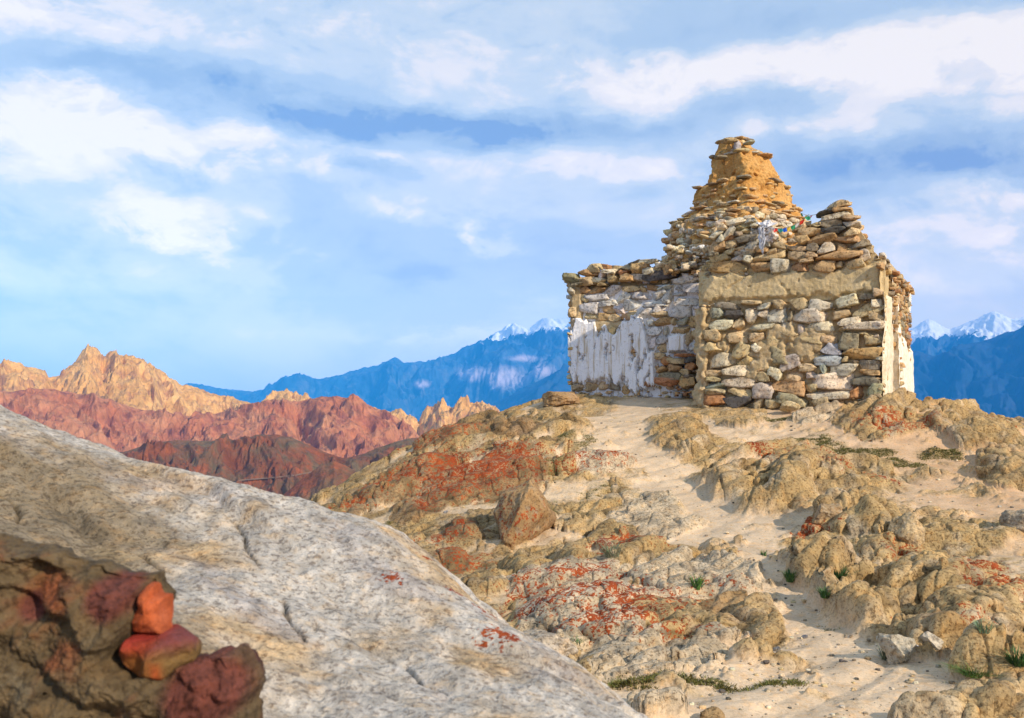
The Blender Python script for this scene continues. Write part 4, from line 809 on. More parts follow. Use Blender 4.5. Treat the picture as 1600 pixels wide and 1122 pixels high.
def dwing(U, V):
    m = mudmask(U, V, [(100,350,60,200,1),(330,520,200,90,.8),(1060,560,50,300,1.0),(520,450,120,60,.7),(400,980,300,50,.5),(800,640,120,100,.5)], 880, 400, K4, FW)
    return -.22 + .22 * sstep(.25, .75, m + .2 * fbm2(U * 4, V * 4, 3)) + .02 * fbm2(U * 8, V * 8, 3)
acc = Acc(); acc.add(*sheet(FW, -.02, W2, -.1, z_cop0 + .02, dwing, .025), (1, 1, 1)); q = fix(acc.build("mortar", M_mortar)); q.parent = wingo
def dlime(U, V):
    u = lambda x: FW.uv(880 + x / K4, 520)[0]; v = lambda y: FW.uv(950, 400 + y / K4)[1]
    st = 1.15 * fbm2(U * 4.2 + .6 * fbm2(U * 2, V * 2, 3), V * 1.3, 5, .62); st2 = fbm2(U * 17, V * 1.0 + 5, 3, .6); n_ = fbm2(U * 2.5 + 7, V * 2.5, 4)
    topy = np.interp(U, [u(40), u(60), u(110), u(240), u(262), u(285), u(330), u(345), u(395), u(440), u(452), u(500), u(520), u(600), u(625), u(655), u(700)], [v(540), v(520), v(485), v(490), v(620), v(510), v(520), v(610), v(600), v(500), v(480), v(500), v(460), v(480), v(600), v(760), v(700)])
    boty = np.interp(U, [u(50), u(100), u(150), u(200), u(300), u(500), u(700)], [v(860), v(900), v(930), v(940), v(900), v(930), v(960)])
    m = np.minimum(topy - V + .28 * n_ + .12 * fbm2(U * 8, V * 8, 3), V - boty + .55 * st + .2 * st2 + .12); m = np.minimum(m, u(700) - U + .05 * st2)
    m = np.minimum(m, .06 + .6 * (st + .16)); m = np.minimum(m, .15 + (st2 + .52) * .5)
    m2 = np.minimum(np.minimum(v(615) - V + .05 * n_, V - v(745)), np.minimum(U - u(800), u(935) - U)) + .03 * st2
    m = np.maximum(m, m2)
    # splashes of wash along the foot
    return -.12 + .19 * sstep(-.05, .05, m + .03 * fbm2(U * 22, V * 14, 3)) + .010 * n_ + .006 * fbm2(U * 14, V * 14, 2)
acc = Acc(); acc.add(*sheet(FW, .02, W2 - .4, .15, z_cop0 - .2, dlime, .014), (1, 1, 1)); q = fix(acc.build("lime_plaster", M_lime)); q.parent = wingo; q['label'] = 'flaking white limewash streaked down the left wing'
# the low heap of reddish stones closing the corner between wing and front block
FN = Face(FW.o - TB * .32, TX, -TB); nw = Wall(FN, 2.6, W2 + .3, .0, 2.2); nw.traced(niche, 880, 400, K4, (-.03, .05), 1.05)
nw.fill(lambda u, v: 2.95 < u < W2 and v < FN.uv(1060, 556)[1], ['r', 'd', 'o'], [.12, .08], 200, (-.06, -.01)); o = fix(nw.acc.build("corner_wall", M_stone)); o.parent = stupa; o['label'] = 'low infill of reddish brown stones in the corner'
# mud buttress down the left edge of the front block
nb = 26; zz_ = np.linspace(-.25, FF.uv(1100, 480)[1], 70); V = []
for z in zz_:
    for i in range(nb):
        a_ = i / nb * 2 * math.pi; wv = .20 + .05 * math.sin(z * 5) ; V.append((FL + TB * .26 - TX * .02)[:2].tolist() + [z]); V[-1][0] += (wv * math.cos(a_)) * 1.0; V[-1][1] += .34 * math.sin(a_)
V = np.array(V); nz = fbm3(V, 4.0, 5, .6); c0 = (FL + TB * .26); dirv = V - np.array([c0[0], c0[1], 0]); V[:, :2] += dirv[:, :2] * (nz[:, None] * 1.1 + .05 * np.sin(V[:, 2:3] * 9) - .25)
Fq = [];
for k in range(len(zz_) - 1):
    for i in range(nb): Fq.append((k * nb + i, k * nb + (i + 1) % nb, (k + 1) * nb + (i + 1) % nb, (k + 1) * nb + i))
o = fix(mesh_obj("mud_buttress", V, np.array(Fq), M_mortar, col=np.ones((len(V), 3)))); o.parent = stupa
# ---- rubble core boxes
acc = Acc(); acc.add(*boxc(FL + TX * .12 + TB * .2, TX * (W1 - .24), TB * 3.0, GB, zmt + .25), (1, 1, 1))
acc.add(*boxc(FW.o + TX * .12 + TB * .2, TX * (W2 + 3.8), TB * 3.2, GB, z_cop0 + .02), (1, 1, 1)); acc.add(*boxc(WRo - TX * 2.2 + TB * .12, TX * 2.08, TB * (D3 - .1), GB, zc), (1, 1, 1))
acc.add(*boxc(FL + TX * (W1 - .55) + TB * .15, TX * .42, TB * 1.3, zmt, zmt + .32), (1, 1, 1))
acc.add(*boxc(FW.o + TX * 2.3 + TB * 3.0, TX * 3.9, TB * 2.0, GB, z_cop0), (1, 1, 1))
o = fix(acc.build("rubble_core", M_mortar, smooth=False)); o.parent = stupa
# left end wall of the wing
FE = Face(FW.o + TB * 3.2, -TB, -TX); ew = Wall(FE, 0, 3.2, -.3, z_cop0); ew.fill(lambda u, v: True, ['g', 't', 'o', 't'], [.4, .28, .18, .1], 500, (-.03, .05)); o = fix(ew.acc.build("wing_wall_return", M_stone)); o.parent = stupa
# ---- spire
YS = 25.6; mpp = YS / F; rows = [(470,1036,1268),(430,1038,1266),(412,1040,1262),(398,1043,1260),(384,1044,1259),(370,1046,1258),(356,1050,1257),(348,1056,1256),(344,1066,1252),(336,1072,1249),(330,1080,1246),(324,1084,1241),(312,1086,1238),(300,1089,1236),(293,1092,1234),(290,1098,1230),(283,1107,1225),(270,1112,1216),(258,1114,1208),(250,1116,1202),(246,1119,1202),(242,1121,1199),(238,1124,1190),(232,1126,1180),(226,1128,1178),(220,1130,1176)]
rot_s = R(-13 - 38)
nphi = 240; phi = np.linspace(0, 2 * math.pi, nphi, endpoint=False)
def sq(ph, n=7.0): return 1.0 / (np.abs(np.cos(ph)) ** n + np.abs(np.sin(ph)) ** n) ** (1 / n)
ext = np.max(sq(phi) * np.cos(phi + rot_s))
zs = np.array([at(1165, r_[0], YS)[2] for r_ in rows]); cx_ = np.array([((r_[1] + r_[2]) / 2 - 800) * mpp for r_ in rows]); hw_ = np.array([(r_[2] - r_[1]) / 2 * mpp / ext for r_ in rows])
zf = np.linspace(zs[0], zs[-1], 230); cxf = np.interp(zf, zs, cx_); hwf = np.interp(zf, zs, hw_)
Ph, Zf = np.meshgrid(phi, zf, indexing='xy')
rad = sq(Ph) * (hwf[:, None] * .97); X = cxf[:, None] + rad * np.cos(Ph + rot_s); Y = YS + rad * np.sin(Ph + rot_s)
Pp = np.stack([X, Y, Zf], -1); nn = fbm3(Pp, 1.3, 5, .6); pit = sstep(.25, .5, fbm3(Pp + 20, 4.5, 2)); ver = fbm3(Pp * np.array([1, 1, .25]), 5, 3)
rad = rad + (nn * .26 - pit * .12 + ver * .10 + fbm3(Pp, 9, 3) * .07) * np.clip(hwf[:, None] * 1.3, .3, 1)
Pp[..., 0] = cxf[:, None] + rad * np.cos(Ph + rot_s); Pp[..., 1] = YS + rad * np.sin(Ph + rot_s)
Vs = Pp.reshape(-1, 3); Fq = []
I = np.arange(len(zf) - 1)[:, None] * nphi; J = np.arange(nphi)[None, :]; J2 = (J + 1) % nphi
Fq = np.stack([I + J, I + J2, I + nphi + J2, I + nphi + J], -1).reshape(-1, 4)
Vs = np.concatenate([Vs, [[cxf[-1], YS, zf[-1] + .03]] * 1]); top = (len(zf) - 1) * nphi
capf = np.array([[top + j, top + (j + 1) % nphi, len(Vs) - 1, len(Vs) - 1] for j in range(nphi)])
Vs = np.concatenate([Vs, [[cxf[-1], YS, zf[-1] + .03]]]); capf[:, 3] = len(Vs) - 1
spire = fix(mesh_obj("spire", Vs, np.concatenate([Fq, capf]), M_ochre, col=np.ones((len(Vs), 3)))); spire.parent = stupa; spire['label'] = 'eroded ochre mud spire tapering in steps'
acc = Acc()
def ring(py, size, hh, prot, dens=1.0, cols='ttog', n=4, ph0=0, ph1=6.283, flat=False, jit=.02):
    z = at(1165, py, YS)[2]; hw = float(np.interp(z, zs, hw_)); cx = float(np.interp(z, zs, cx_)); ph = ph0
    while ph < ph1:
        w_ = RNG.uniform(*size); r_ = float(sq(np.array(ph))) * hw; dph = w_ / r_ * .92
        if RNG.random() < dens:
            pm = ph + dph / 2; rr_ = float(sq(np.array(pm))) * hw + prot + RNG.uniform(-.03, .05); h_ = RNG.uniform(*hh); dp = RNG.uniform(.24, .36)
            side = round(pm / (math.pi / 2)) * math.pi / 2; ta = side + rot_s + RNG.normal(0, .08)
            Pn, Fs = stone(w_ * 1.05, dp, h_, n=n, box=.55, cuts=4)
            tx, ty = -math.sin(ta), math.cos(ta); ox, oy = math.cos(ta), math.sin(ta)
            cx2 = cx + (rr_ - dp * .36) * math.cos(pm + rot_s); cy2 = YS + (rr_ - dp * .36) * math.sin(pm + rot_s); tl = RNG.normal(0, .07)
            Xs = np.stack([cx2 + Pn[:, 0] * tx + Pn[:, 1] * ox, cy2 + Pn[:, 0] * ty + Pn[:, 1] * oy, z + Pn[:, 2] + Pn[:, 0] * tl + RNG.uniform(-jit, jit)], 1)
            acc.add(Xs, Fs[:, ::-1], scol_of(cols[RNG.integers(len(cols))]))
        ph += dph
for py in np.arange(432, 346, -6.0): ring(py, (.14, .46), (.08, .19), .03, .85, 'ttwgowdo', 7, jit=.06)
for py in np.arange(346, 322, -5.0): ring(py, (.14, .4), (.05, .14), .0, .38, 'ttoto', jit=.06)
ring(330, (.22, .5), (.05, .10), .05, .6, 'tdog', jit=.05); ring(346, (.2, .5), (.05, .09), .09, .9, 'twgo')
for py in (318, 310, 303): ring(py, (.12, .3), (.05, .12), -.02, .4, 'ottt')
ring(293, (.2, .45), (.045, .09), .05, .4, 'tdot', jit=.04); ring(297, (.12, .3), (.05, .08), .0, .5, 'oto')
o = fix(acc.build("ledge_stones", M_stone)); o.parent = spire; acc = Acc()
ring(246, (.2, .42), (.05, .08), .08, .9, 'tdgo'); ring(240, (.15, .35), (.06, .10), .0, .7, 'ttgo'); ring(228, (.12, .24), (.08, .14), -.03, .4, 'ot'); ring(221, (.22, .42), (.05, .08), .06, .85, 'tDdo')
# the long slab sticking out to the right below the top, and the capping stones
for (x, y, w_, d_, h_, c) in ((1192, 242, .5, .4, .12, 'o'), (1140, 221, .42, .5, .09, 't'), (1152, 228, .18, .3, .28, 'b'), (1170, 223, .3, .35, .08, 'e'), (1158, 236, .45, .3, .10, 't'), (1126, 245, .35, .3, .10, 'd')):
    p = at(x, y, YS - .55 if x != 1192 else YS - .3); Pn, Fs = stone(w_, d_, h_, n=7); acc.add(Pn + p, Fs[:, ::-1] if False else Fs, scol_of(c))
o = fix(acc.build("cap_stones", M_stone)); o.parent = spire
# ochre mud slumped between spire and left wing
acc = Acc(); c = at(1092, 402, 24.9)
Pn, Fs = stone(1.3, 1.0, 1.05, n=10, box=.2, cuts=2, rough=.14); acc.add(Pn + c + np.array([.15, .3, -.28]), Fs, (1, 1, 1)); o = fix(acc.build("mud_slump", M_ochre)); o.parent = stupa
acc = Acc()
for k in range(90):
    p = at(RNG.uniform(1045, 1125), RNG.uniform(385, 432), RNG.uniform(24.35, 24.8)); s_ = RNG.uniform(.08, .26); Pn, Fs = stone(s_, s_, s_ * .6, n=4); acc.add(Pn + p, Fs, scol_of('wgtWo'[RNG.integers(5)]))
o = fix(acc.build("fallen_rubble", M_stone)); o.parent = stupa
# heap of pale stones on the shoulder between parapet and spire
acc = Acc()
for k in range(60):
    t_ = RNG.random(); x = 1095 + t_ * 120; y = 358 + 40 * RNG.random() - 18 * math.sin(t_ * 3.1) * RNG.random(); p = at(x, y, RNG.uniform(23.4, 24.2)); s_ = RNG.uniform(.16, .42)
    Pn, Fs = stone(s_, s_ * .8, s_ * RNG.uniform(.35, .55), n=7); a_ = RNG.normal(0, .35); c_, q_ = math.cos(a_), math.sin(a_)
    acc.add(np.stack([Pn[:, 0] * c_ - Pn[:, 2] * q_, Pn[:, 1], Pn[:, 0] * q_ + Pn[:, 2] * c_], 1) + p, Fs, scol_of('tgtdo'[RNG.integers(5)]))
o = fix(acc.build("loose_rubble", M_stone)); o.parent = stupa
# ------------------------------------------------------------------ loose boulders
M_bould = rock_mat("boulder_rock", 24.0, .62, True, .022, 1.0, big=2.0)
M_small = rock_mat("cairn_rock", 95.0, .45, False, .006, .5, big=14.0, dk=(.5, .4, .35))
def boulder(name, x0, x1, yt, yb, colr, label, cat='boulder', group=None, depth=.9, box=.4, cuts=9, rough=.10, seed=1, sink=.22, lich=0.0, n=40, Y=None, red=None, pyr=0.0):
    rg = np.random.default_rng(seed)
    g = ghit((x0 + x1) / 2, yb) if Y is None else at((x0 + x1) / 2, yb, Y)
    wd = (x1 - x0) / F * g[1]; dp = wd * depth; Yc = g[1] + dp * .38; zt = at(0, yt, Yc - dp * .1)[2]; h = (zt - g[2]) * (1 + sink)
    Pn, Fs = stone(wd * 1.03, dp, max(h, .04), n=n, box=box, cuts=cuts, rough=rough, rng=rg, cutlo=.5, cuthi=.85)
    if pyr: t = np.clip(Pn[:, 2] / h + .5, 0, 1); Pn[:, :2] *= (1 - pyr * t)[:, None]
    o_ = np.array([at((x0 + x1) / 2, yb, Yc)[0], Yc, zt - h / 2]); al = math.atan2(o_[0], o_[1])
    X = Pn[:, 0] * math.cos(al) + Pn[:, 1] * math.sin(al); Yv = -Pn[:, 0] * math.sin(al) + Pn[:, 1] * math.cos(al)
    V = np.stack([X, Yv, Pn[:, 2]], 1); q = fbm3(V + seed, 2.0 / max(wd, .3), 4)
    c = np.array(colr)[None] * (1 + .6 * q)[:, None]; q2 = sstep(.05, .35, fbm3(V + seed + 3, 7.0 / max(wd, .3), 5, .65))[:, None]; c = c * (1 - .6 * q2) + np.array([.40, .34, .25]) * .6 * q2 * (sum(colr) / .7)
    if red is not None: m_ = sstep(.0, .35, fbm3(V + seed + 9, 1.6 / max(wd, .3), 4) + .1)[:, None]; c = c * (1 - m_) + np.array(red)[None] * m_
    L = lich * sstep(-.1, .4, fbm3(V + 5, 1.2 / max(wd, .3), 3) + .15)
    o = mesh_obj(name, V, Fs, M_bould, col=np.clip(c, .02, .9), attrs={'lich': L}); o.location = o_; tag(o, label, cat, group); return o
TAN = (.40, .285, .145); GRY = (.46, .39, .31); BRN = (.33, .21, .10)
boulder("boulder", 742, 884, 736, 856, BRN, 'tall peaked brown boulder with rusty lichen halfway up the left slope', seed=4, depth=.9, box=.25, lich=.55, red=(.30, .19, .10), pyr=.35, cuts=12)
boulder("boulder", 813, 897, 988, 1034, GRY, 'low rounded pale grey boulder right against the edge of the big slab', seed=8, depth=.8, box=.3)
boulder("boulder", 1374, 1440, 990, 1038, (.44, .39, .30), 'grey boulder at the foot of the right hand crags beside small stones', seed=12, depth=.9, box=.3)
boulder("boulder", 1434, 1472, 984, 1016, (.50, .44, .35), 'small wedge shaped boulder leaning behind the grey boulder under the crags', seed=13, depth=.8, box=.3)
boulder("boulder", 838, 908, 607, 634, BRN, 'flat topped brown boulder on the skyline left of the limewashed wall', seed=16, depth=1.2, box=.5, red=(.40, .26, .14))
boulder("boulder", 1266, 1316, 784, 818, (.36, .25, .14), 'dark topped boulder sitting on the outcrop right of the path', seed=19, depth=.9, box=.4)
boulder("boulder", 1392, 1442, 800, 850, (.46, .34, .19), 'upright oval boulder leaning on the right hand crags', seed=22, depth=.8, box=.25)
boulder("boulder", 1572, 1640, 796, 836, (.38, .31, .22), 'dark boulder at the right edge on the pink sandy slope', seed=25, depth=.8, box=.3)
boulder("stone", 1218, 1251, 625, 641, (.56, .44, .25), 'single yellowish stone lying in front of the stupa wall', 'stone', seed=31, depth=.7, box=.5, n=10, Y=21.4)
boulder("stone", 1426, 1440, 1006, 1014, (.62, .60, .58), 'flat white stone beside the grey boulder under the crags', 'stone', seed=33, depth=.8, box=.4, n=10)
boulder("stone", 1250, 1262, 991, 998, (.20, .20, .22), 'small dark blue grey stone on the sandy path', 'stone', seed=35, depth=.8, box=.4, n=10)
boulder("stone", 1206, 1220, 1010, 1018, (.22, .20, .18), 'small dark stone at the left edge of the sandy hollow', 'stone', seed=36, depth=.8, box=.4, n=10)
boulder("stone", 693, 700, 797, 803, (.25, .25, .26), 'small dark stone on the left slope above the peaked boulder', 'stone', seed=37, depth=.8, box=.4, n=10)
# ------------------------------------------------------------------ foreground broken rocks and the little cairn
# the dark broken rock mass in the bottom left corner
_pts = [(-160,850),(-60,858),(20,868),(62,884),(110,902),(150,915),(196,922),(206,950),(198,990),(192,1020),(205,1048),(250,1066),(300,1056),(336,1046),(352,1064),(358,1100),(354,1180),(358,1260),(-160,1260)]
_P = np.array([at(x, y, 1.84) for x, y in _pts]); _P = np.concatenate([_P, _P[:1]]); _d = np.concatenate([[0], np.cumsum(np.linalg.norm(np.diff(_P, axis=0), axis=1))]); _t = np.linspace(0, _d[-1], 640, endpoint=False)
_O = np.stack([np.interp(_t, _d, _P[:, 0]), np.interp(_t, _d, _P[:, 2])], 1); _O += np.stack([fbm2(_t * 14, _t * 0 + 3, 4), fbm2(_t * 14 + 50, _t * 0, 4)], 1) * .022
_c = np.array([at(60, 1090, 1.84)[0], at(60, 1090, 1.84)[2]]); _S = np.concatenate([np.linspace(0.01, 1, 240), np.ones(26)]); _B = np.concatenate([np.zeros(240), np.linspace(.02, .55, 26)])
_X = _c[0] + (_O[None, :, 0] - _c[0]) * _S[:, None]; _Z = _c[1] + (_O[None, :, 1] - _c[1]) * _S[:, None]
_Y = 2.06 + _B[:, None] - .14 * (np.clip(1 - _S[:, None] ** 6, 0, 1)) ** .6 + .10 * np.clip(_X - _c[0], 0, 1)
_k = 1 + (_B[:, None] / 1.9) * 1.10; _X = _X * _k; _Z = _Z * _k
_V = np.stack([_X, np.broadcast_to(_Y, _X.shape), _Z], -1).reshape(-1, 3)
_fa = 1 - 2 * np.abs(pn3(_V[:, 0] * 5 + .8 * _V[:, 2], _V[:, 1] * 5, _V[:, 2] * 3.2)); _f2 = 1 - 2 * np.abs(pn3(_V[:, 0] * 11 + 3, _V[:, 1] * 11, _V[:, 2] * 7)); _st = (_V[:, 2] * 9 + _V[:, 0] * 5 + 1.2 * fbm3(_V, 4, 3)); _sf = _st - np.floor(_st)
_V2 = _V.copy(); _V2[:, 1] += -(0.055 * _fa + .025 * _f2) + .03 * (_sf - sstep(0, .3, _sf)) + 0.04 * fbm3(_V, 9, 5, .65) + .010 * fbm3(_V, 50, 3)
_q1 = fbm3(_V + 4, 5, 5, .6)[:, None]; _q2 = fbm3(_V * np.array([1, 1, .5]) + 9, 9, 5, .6)[:, None]; _q3 = fbm3(_V + 2, 24, 4, .6)[:, None]
_col = np.array([.150, .105, .055]) * (1 + .8 * _q3); _col = _col + (np.array([.27, .085, .035]) - _col) * sstep(.0, .35, _q1); _col = _col + (np.array([.30, .26, .18]) - _col) * sstep(.10, .4, _q2) * .7
for (x_, y_, r_) in ((150, 945, .045), (300, 1100, .07), (20, 960, .03)):
    _a = at(x_, y_, 1.84); _g = np.exp(-((_V[:, 0] - _a[0]) ** 2 + (_V[:, 2] - _a[2]) ** 2) / r_ ** 2)[:, None]; _col = _col + (np.array([.17, .055, .04]) * (1 + .9 * _q3) - _col) * sstep(.2, .6, _g + .3 * _q2)
_F = np.stack([(np.arange(265)[:, None] * 640 + np.arange(640)[None]), (np.arange(265)[:, None] * 640 + (np.arange(640)[None] + 1) % 640), ((np.arange(265)[:, None] + 1) * 640 + (np.arange(640)[None] + 1) % 640), ((np.arange(265)[:, None] + 1) * 640 + np.arange(640)[None])], -1).reshape(-1, 4)
M_mass = rock_mat("rust_rock", 60.0, .6, False, .008, .9, big=8.0)
_o = np.array([_c[0], 2.0, -1.0]); bm_ = mesh_obj("rock_outcrop", _V2 - _o, _F, M_mass, col=np.clip(_col * .72, .015, .8)); bm_.location = _o
tag(bm_, 'dark red brown broken rock in the bottom left corner, below the two cairn stones', 'rock outcrop')
def outline_rock(name, pts, ox, oy, sc, Y, depth, colf, label, cat, group=None, nseg=110, nl=40, seed=0, tilt=0.0):
    P = np.array([at(ox + x / sc, oy + y / sc, Y) for x, y in pts]); P = np.concatenate([P, P[:1]])
    d = np.concatenate([[0], np.cumsum(np.linalg.norm(np.diff(P, axis=0), axis=1))]); t = np.linspace(0, d[-1], nseg, endpoint=False)
    O = np.stack([np.interp(t, d, P[:, 0]), np.interp(t, d, P[:, 2])], 1)
    O = (np.roll(O, 1, 0) + 2 * O + np.roll(O, -1, 0)) / 4
    c = O.mean(0); V = []
    for tt in np.linspace(-1, 1, nl):
        s_ = max(1 - abs(tt) ** 3.2, 0.0) ** .55 + .001
        for q in O: V.append([c[0] + (q[0] - c[0]) * s_, tt * depth / 2, c[1] + (q[1] - c[1]) * s_])
    V = np.array(V); nn = fbm3(V + seed, 16, 4); V0 = V.copy(); V[:, 1] += nn * depth * .20 - depth * .22 * (1 - 2 * np.abs(pn3(V[:, 0] * 11 + seed, V[:, 1] * 6, V[:, 2] * 11))) + depth * .12 * fbm3(V + seed + 4, 7, 2)
    V[:, [0, 2]] += (V[:, [0, 2]] - c) * (fbm3(V + seed + 2, 26, 3) * .06)[:, None]
    Fs = []
    for k in range(nl - 1):
        for i in range(nseg): Fs.append((k * nseg + i, k * nseg + (i + 1) % nseg, (k + 1) * nseg + (i + 1) % nseg, (k + 1) * nseg + i))
    o_ = np.array([c[0], Y + depth * .35, c[1]]); V = V - np.array([c[0], 0, c[1]])
    o = mesh_obj(name, V, np.array(Fs), M_small, col=colf(V)); o.location = o_; tag(o, label, cat, group); return o
def c_up(V):
    n_ = fbm3(V, 14, 4)[:, None]; return np.clip(np.array([.40, .085, .026])[None] * (1 + .35 * n_) + np.array([.05, .03, .02]) * sstep(.0, .4, fbm3(V + 3, 9, 3))[:, None], .02, .9)
def c_lo(V):
    m1 = sstep(-.01, .03, V[:, 2] + .02 * fbm3(V, 20, 3))[:, None]; m2 = sstep(-.02, .03, V[:, 0] + .03 * fbm3(V + 2, 18, 3))[:, None]; m3 = np.exp(-((V[:, 0:1] - .012) / .008) ** 2) * sstep(.01, -.03, V[:, 2:3])
    c = np.array([.42, .15, .035]) * (1 - m2) + np.array([.34, .20, .07]) * m2
    c = c * (1 - m1) + (np.array([.56, .06, .02]) * (1 - m2) + np.array([.30, .085, .08]) * m2) * m1; c = c * (1 - m3) + np.array([.58, .13, .03]) * m3
    return np.clip(c * .55 * (1 + .3 * fbm3(V, 25, 3)[:, None]), .02, .9)
outline_rock("stone", [(362,160),(420,92),(482,100),(500,190),(592,215),(580,330),(612,450),(604,566),(460,560),(318,548),(300,480),(320,350),(352,300)], 160, 900, 6.233, 1.93, .11, c_up, 'upright orange stone standing on top of the red cairn stone', 'stone', seed=3)
outline_rock("stone", [(192,660),(260,592),(400,572),(600,566),(700,590),(832,650),(852,740),(832,860),(700,940),(600,1000),(560,998),(400,980),(280,905),(208,820)], 160, 900, 6.233, 1.91, .15, c_lo, 'red and ochre cairn stone lying under the upright orange stone', 'stone', seed=7)
# ------------------------------------------------------------------ plants
M_leaf, nm = mat_new("leaf_green"); nm.put(nm.b.inputs['Base Color'], nm.mix(1.0, attr(nm, 'col'), nm.mr(nm.noise(nm.n('ShaderNodeTexCoord').outputs['Object'], 30, 2), .3, .7, .7, 1.3), 'MULTIPLY')); nm.b.inputs['Roughness'].default_value = .7
def tuft(name, px, py, h, w_, nbl, colr, label, cat='plant', group=None, lean=.6, bw=.010, rg=None):
    g = ghit(px, py); rg = np.random.default_rng(int(px)); V = []; Fs = []; Cc = []
    for k in range(nbl):
        a = rg.uniform(0, 6.283); r0 = w_ * .25 * math.sqrt(rg.random()); b = np.array([math.cos(a) * r0, math.sin(a) * r0, -.03]); L = h * rg.uniform(.55, 1.1); a2 = a + rg.normal(0, .6); le = lean * rg.uniform(.2, 1.2)
        side = np.array([-math.sin(a2), math.cos(a2), 0]) * bw * rg.uniform(.6, 1.3); n0 = len(V); cc = np.array(colr) * rg.uniform(.65, 1.35) * (1 + rg.normal(0, .08, 3))
        for s_ in range(5):
            t = s_ / 4; p = b + np.array([math.cos(a2), math.sin(a2), 0]) * (le * w_ * t ** 1.6) + np.array([0, 0, L * (t - .25 * le * t * t)]); ww = (1 - t) ** .7 * (.6 + .4 * math.sin(t * 3.1))
            V += [p - side * ww, p + side * ww]; Cc += [cc, cc]
        Fs += [(n0 + 2 * i, n0 + 2 * i + 1, n0 + 2 * i + 3, n0 + 2 * i + 2) for i in range(4)]
    o = mesh_obj(name, V, Fs, M_leaf, col=np.clip(np.array(Cc), .01, .9)); o.location = g; tag(o, label, cat, group); return o
GG = (.09, .19, .045); GD = (.06, .13, .04); GS = (.17, .20, .12)
tuft("green_plant", 1089, 917, .19, .20, 70, GG, 'bright green spiky tuft on the ledge left of the sandy path')
tuft("green_plant", 1520, 1058, .13, .30, 260, (.12, .22, .05), 'bright green bushy tuft near the bottom right corner', bw=.005, lean=.9)
tuft("green_plant", 1236, 908, .17, .22, 160, GD, 'dark green plant where the path passes the round crag', bw=.008)
tuft("green_plant", 1310, 900, .15, .34, 180, GD, 'dark green plant growing in the cleft of the right hand crags', bw=.008)
tuft("green_plant", 1290, 930, .13, .2, 110, GD, 'narrow dark plant lower in the cleft of the crags', bw=.008)
tuft("grey_plant", 957, 868, .26, .4, 130, GS, 'thin grey green plant beside the rusty boulder left of the path', bw=.005)
tuft("grey_plant", 1385, 1030, .20, .2, 80, GS, 'grey green sprig in front of the grey boulder under the crags', bw=.006)
tuft("green_plant", 1590, 1035, .16, .3, 160, GD, 'dark green plant at the right edge above the bottom corner', bw=.008)
tuft("green_plant", 902, 1004, .10, .14, 60, (.14, .24, .10), 'tiny pale green plant behind the rounded grey boulder', bw=.006)
tuft("grey_plant", 1538, 985, .14, .2, 60, (.20, .28, .16), 'pale sprig on the crag below the red lichen', bw=.006)
tuft("green_plant", 1194, 868, .12, .12, 40, GD, 'small dark plant at the bend of the path beside the crag', bw=.008)
# short grass in patches: nobody could count it
ng = 0; V = []; Fs = []; Cc = []; sel = np.nonzero((ggrass > .6) & (np.hypot(gx, gy) < 27) & (np.hypot(gx, gy) > 6) & (gy > 0))[0]
sel = RNG.choice(sel, size=min(11000, len(sel)), replace=False)
bx_ = gx[sel] + RNG.normal(0, .03, len(sel)); by_ = gy[sel] + RNG.normal(0, .03, len(sel)); bz_ = gheight(bx_, by_)
nb_ = 5; 
allV = []; allC = []
for b in range(nb_):
    a = RNG.uniform(0, 6.28, len(sel)); h = RNG.uniform(.006, .024, len(sel)); dx = RNG.normal(0, .02, len(sel)); dy = RNG.normal(0, .02, len(sel)); w2 = .006 + .003 * RNG.random(len(sel))
    p0 = np.stack([bx_ + dx - np.cos(a) * w2, by_ + dy - np.sin(a) * w2, bz_ - .01], 1); p1 = np.stack([bx_ + dx + np.cos(a) * w2, by_ + dy + np.sin(a) * w2, bz_ - .01], 1)
    p2 = np.stack([bx_ + dx * 1.8, by_ + dy * 1.8, bz_ + h], 1); allV.append(np.stack([p0, p1, p2], 1).reshape(-1, 3))
    cc = np.array([.15, .14, .04])[None] * RNG.uniform(.6, 1.4, (len(sel), 1)) * (1 + RNG.normal(0, .1, (len(sel), 3))); allC.append(np.repeat(np.clip(cc, .01, 1), 3, 0))
allV = np.concatenate(allV); gf = np.arange(len(allV)).reshape(-1, 3)
go = mesh_obj("grass", allV, gf, M_leaf, col=np.concatenate(allC)); tag(go, 'short olive green grass growing in patches on the sandy rock', kind='stuff')
# gravel scattered on the sand
sel = np.nonzero((grock < .6) & (np.hypot(gx, gy) < 24) & (np.hypot(gx, gy) > 7) & (gy > 0))[0]; acc = Acc()
sel = RNG.choice(sel, size=min(2600, len(sel)), replace=False)
for i in sel:
    s_ = .010 + .05 * RNG.random() ** 4; Pn, Fq_ = stone(s_, s_ * RNG.uniform(.6, 1), s_ * .6, n=4, cuts=2); acc.add(Pn + np.array([gx[i], gy[i], gz[i] + s_ * .12]), Fq_, scol_of('tgwddD'[RNG.integers(6)]))
o = acc.build("gravel", M_stone); tag(o, 'small gravel scattered over the sandy path', kind='stuff')
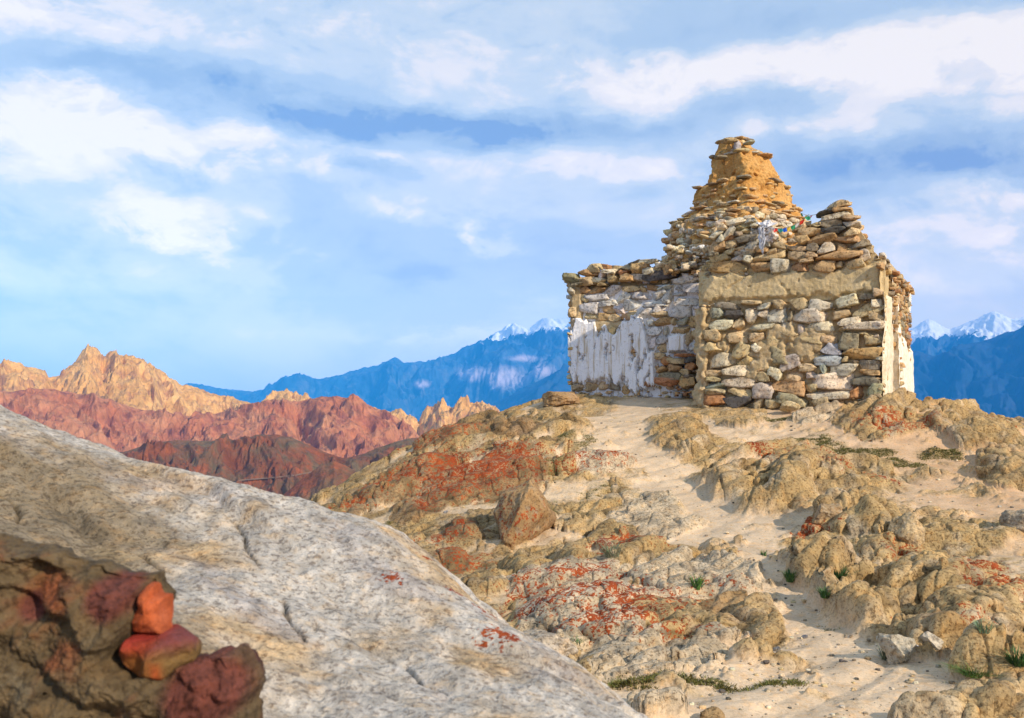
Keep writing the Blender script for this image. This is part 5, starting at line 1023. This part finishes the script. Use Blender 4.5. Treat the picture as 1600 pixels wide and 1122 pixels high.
# ------------------------------------------------------------------ prayer flags and the white offering scarf
M_cloth, nm = mat_new("cotton"); nm.put(nm.b.inputs['Base Color'], attr(nm, 'col')); nm.b.inputs['Roughness'].default_value = .9
def flagline(A, B, sag, n, label, cols, fw=.11, fh=.10):
    root = tag(empty("prayer_flag_string", tuple(A)), label, 'prayer flags'); A = np.array(A); B = np.array(B); V = []; r = .008; m_ = 24
    for i in range(m_ + 1):
        t = i / m_; p = (B - A) * t - np.array([0, 0, sag * 4 * t * (1 - t)]); V += [p + np.array([0, -r, 0]), p + np.array([r, r, 0]), p + np.array([0, 0, r])]
    Fs = [(3 * i + j, 3 * i + (j + 1) % 3, 3 * i + 3 + (j + 1) % 3, 3 * i + 3 + j) for i in range(m_) for j in range(3)]
    mesh_obj("cord", V, Fs, M_cloth, root, col=np.tile([.25, .22, .18], (len(V), 1)))
    D = (B - A) / np.linalg.norm(B - A)
    for k in range(n):
        t = (k + .5) / n; p = (B - A) * t - np.array([0, 0, sag * 4 * t * (1 - t) + .004]); G = []; nu, nv = 7, 7; tw = RNG.uniform(-.8, .8); 
        for i in range(nu):
            for j in range(nv):
                u = (i / (nu - 1) - .5) * fw; v = j / (nv - 1) * fh; G.append(p + D * (u * (1 - .3 * v / fh)) + np.array([tw * v * .6, -.5 * v * math.sin(tw * 3), -v * .8]) + np.array([0, 1, 0]) * .012 * math.sin(u * 60 + v * 30 + k))
        mesh_obj("flag", G, grid_faces(nu, nv), M_cloth, root, col=np.tile(cols[k % len(cols)], (len(G), 1)))
    return root
BL, WH, RD, GN, YE = (.02, .10, .48), (.8, .8, .82), (.62, .05, .03), (.03, .25, .12), (.75, .50, .06)
flagline(at(1248, 331, 23.6), at(1298, 319, 21.9), .16, 6, 'short string of coloured prayer flags from the spire to the topmost parapet stones', [GN, YE, RD, BL, (.70, .12, .05), (.05, .35, .30)])
flagline(at(1207, 356, 21.72), at(1264, 335, 21.6), .12, 8, 'string of prayer flags drooping over the gap in the parapet', [RD, (.03, .22, .20), BL, YE, GN, WH, RD, GN])
# scarf: crumpled white cloth hung over the stones
def scarf(px, py, w_, h_, Y, label, seed):
    nu, nv = 26, 40; U, Vv = np.meshgrid(np.linspace(-.5, .5, nu), np.linspace(0, 1, nv), indexing='ij'); c = at(px, py, Y)
    wd = w_ * (1 - .55 * Vv + .25 * np.sin(Vv * 7 + seed)); X = U * wd + .05 * fbm2(Vv * 3 + seed, U * 2, 3); Yy = -.10 * np.sin(Vv * 1.8) + .05 * np.sin(U * 26 + Vv * 4) + .04 * fbm2(U * 6, Vv * 5 + seed, 3); Z = -Vv * h_ + .04 * fbm2(U * 5 + 3, Vv * 3 + seed, 2) + .03 * np.sin(U * 9 + seed)
    Z = Z - .10 * sstep(.85, 1, Vv) * fbm2(U * 9, U * 0 + seed, 2)
    o = mesh_obj("scarf", np.stack([X, Yy, Z], -1).reshape(-1, 3), grid_faces(nu, nv), M_cloth, col=np.tile([.66, .66, .69], (nu * nv, 1))); o.location = c; tag(o, label, 'scarf'); return o
scarf(1196, 346, .46, .20, 21.8, 'crumpled white offering scarf spread over the stones of the parapet gap', 1)
scarf(1189, 357, .16, .55, 21.7, 'long white offering scarf hanging down beside the mud pillar', 4)
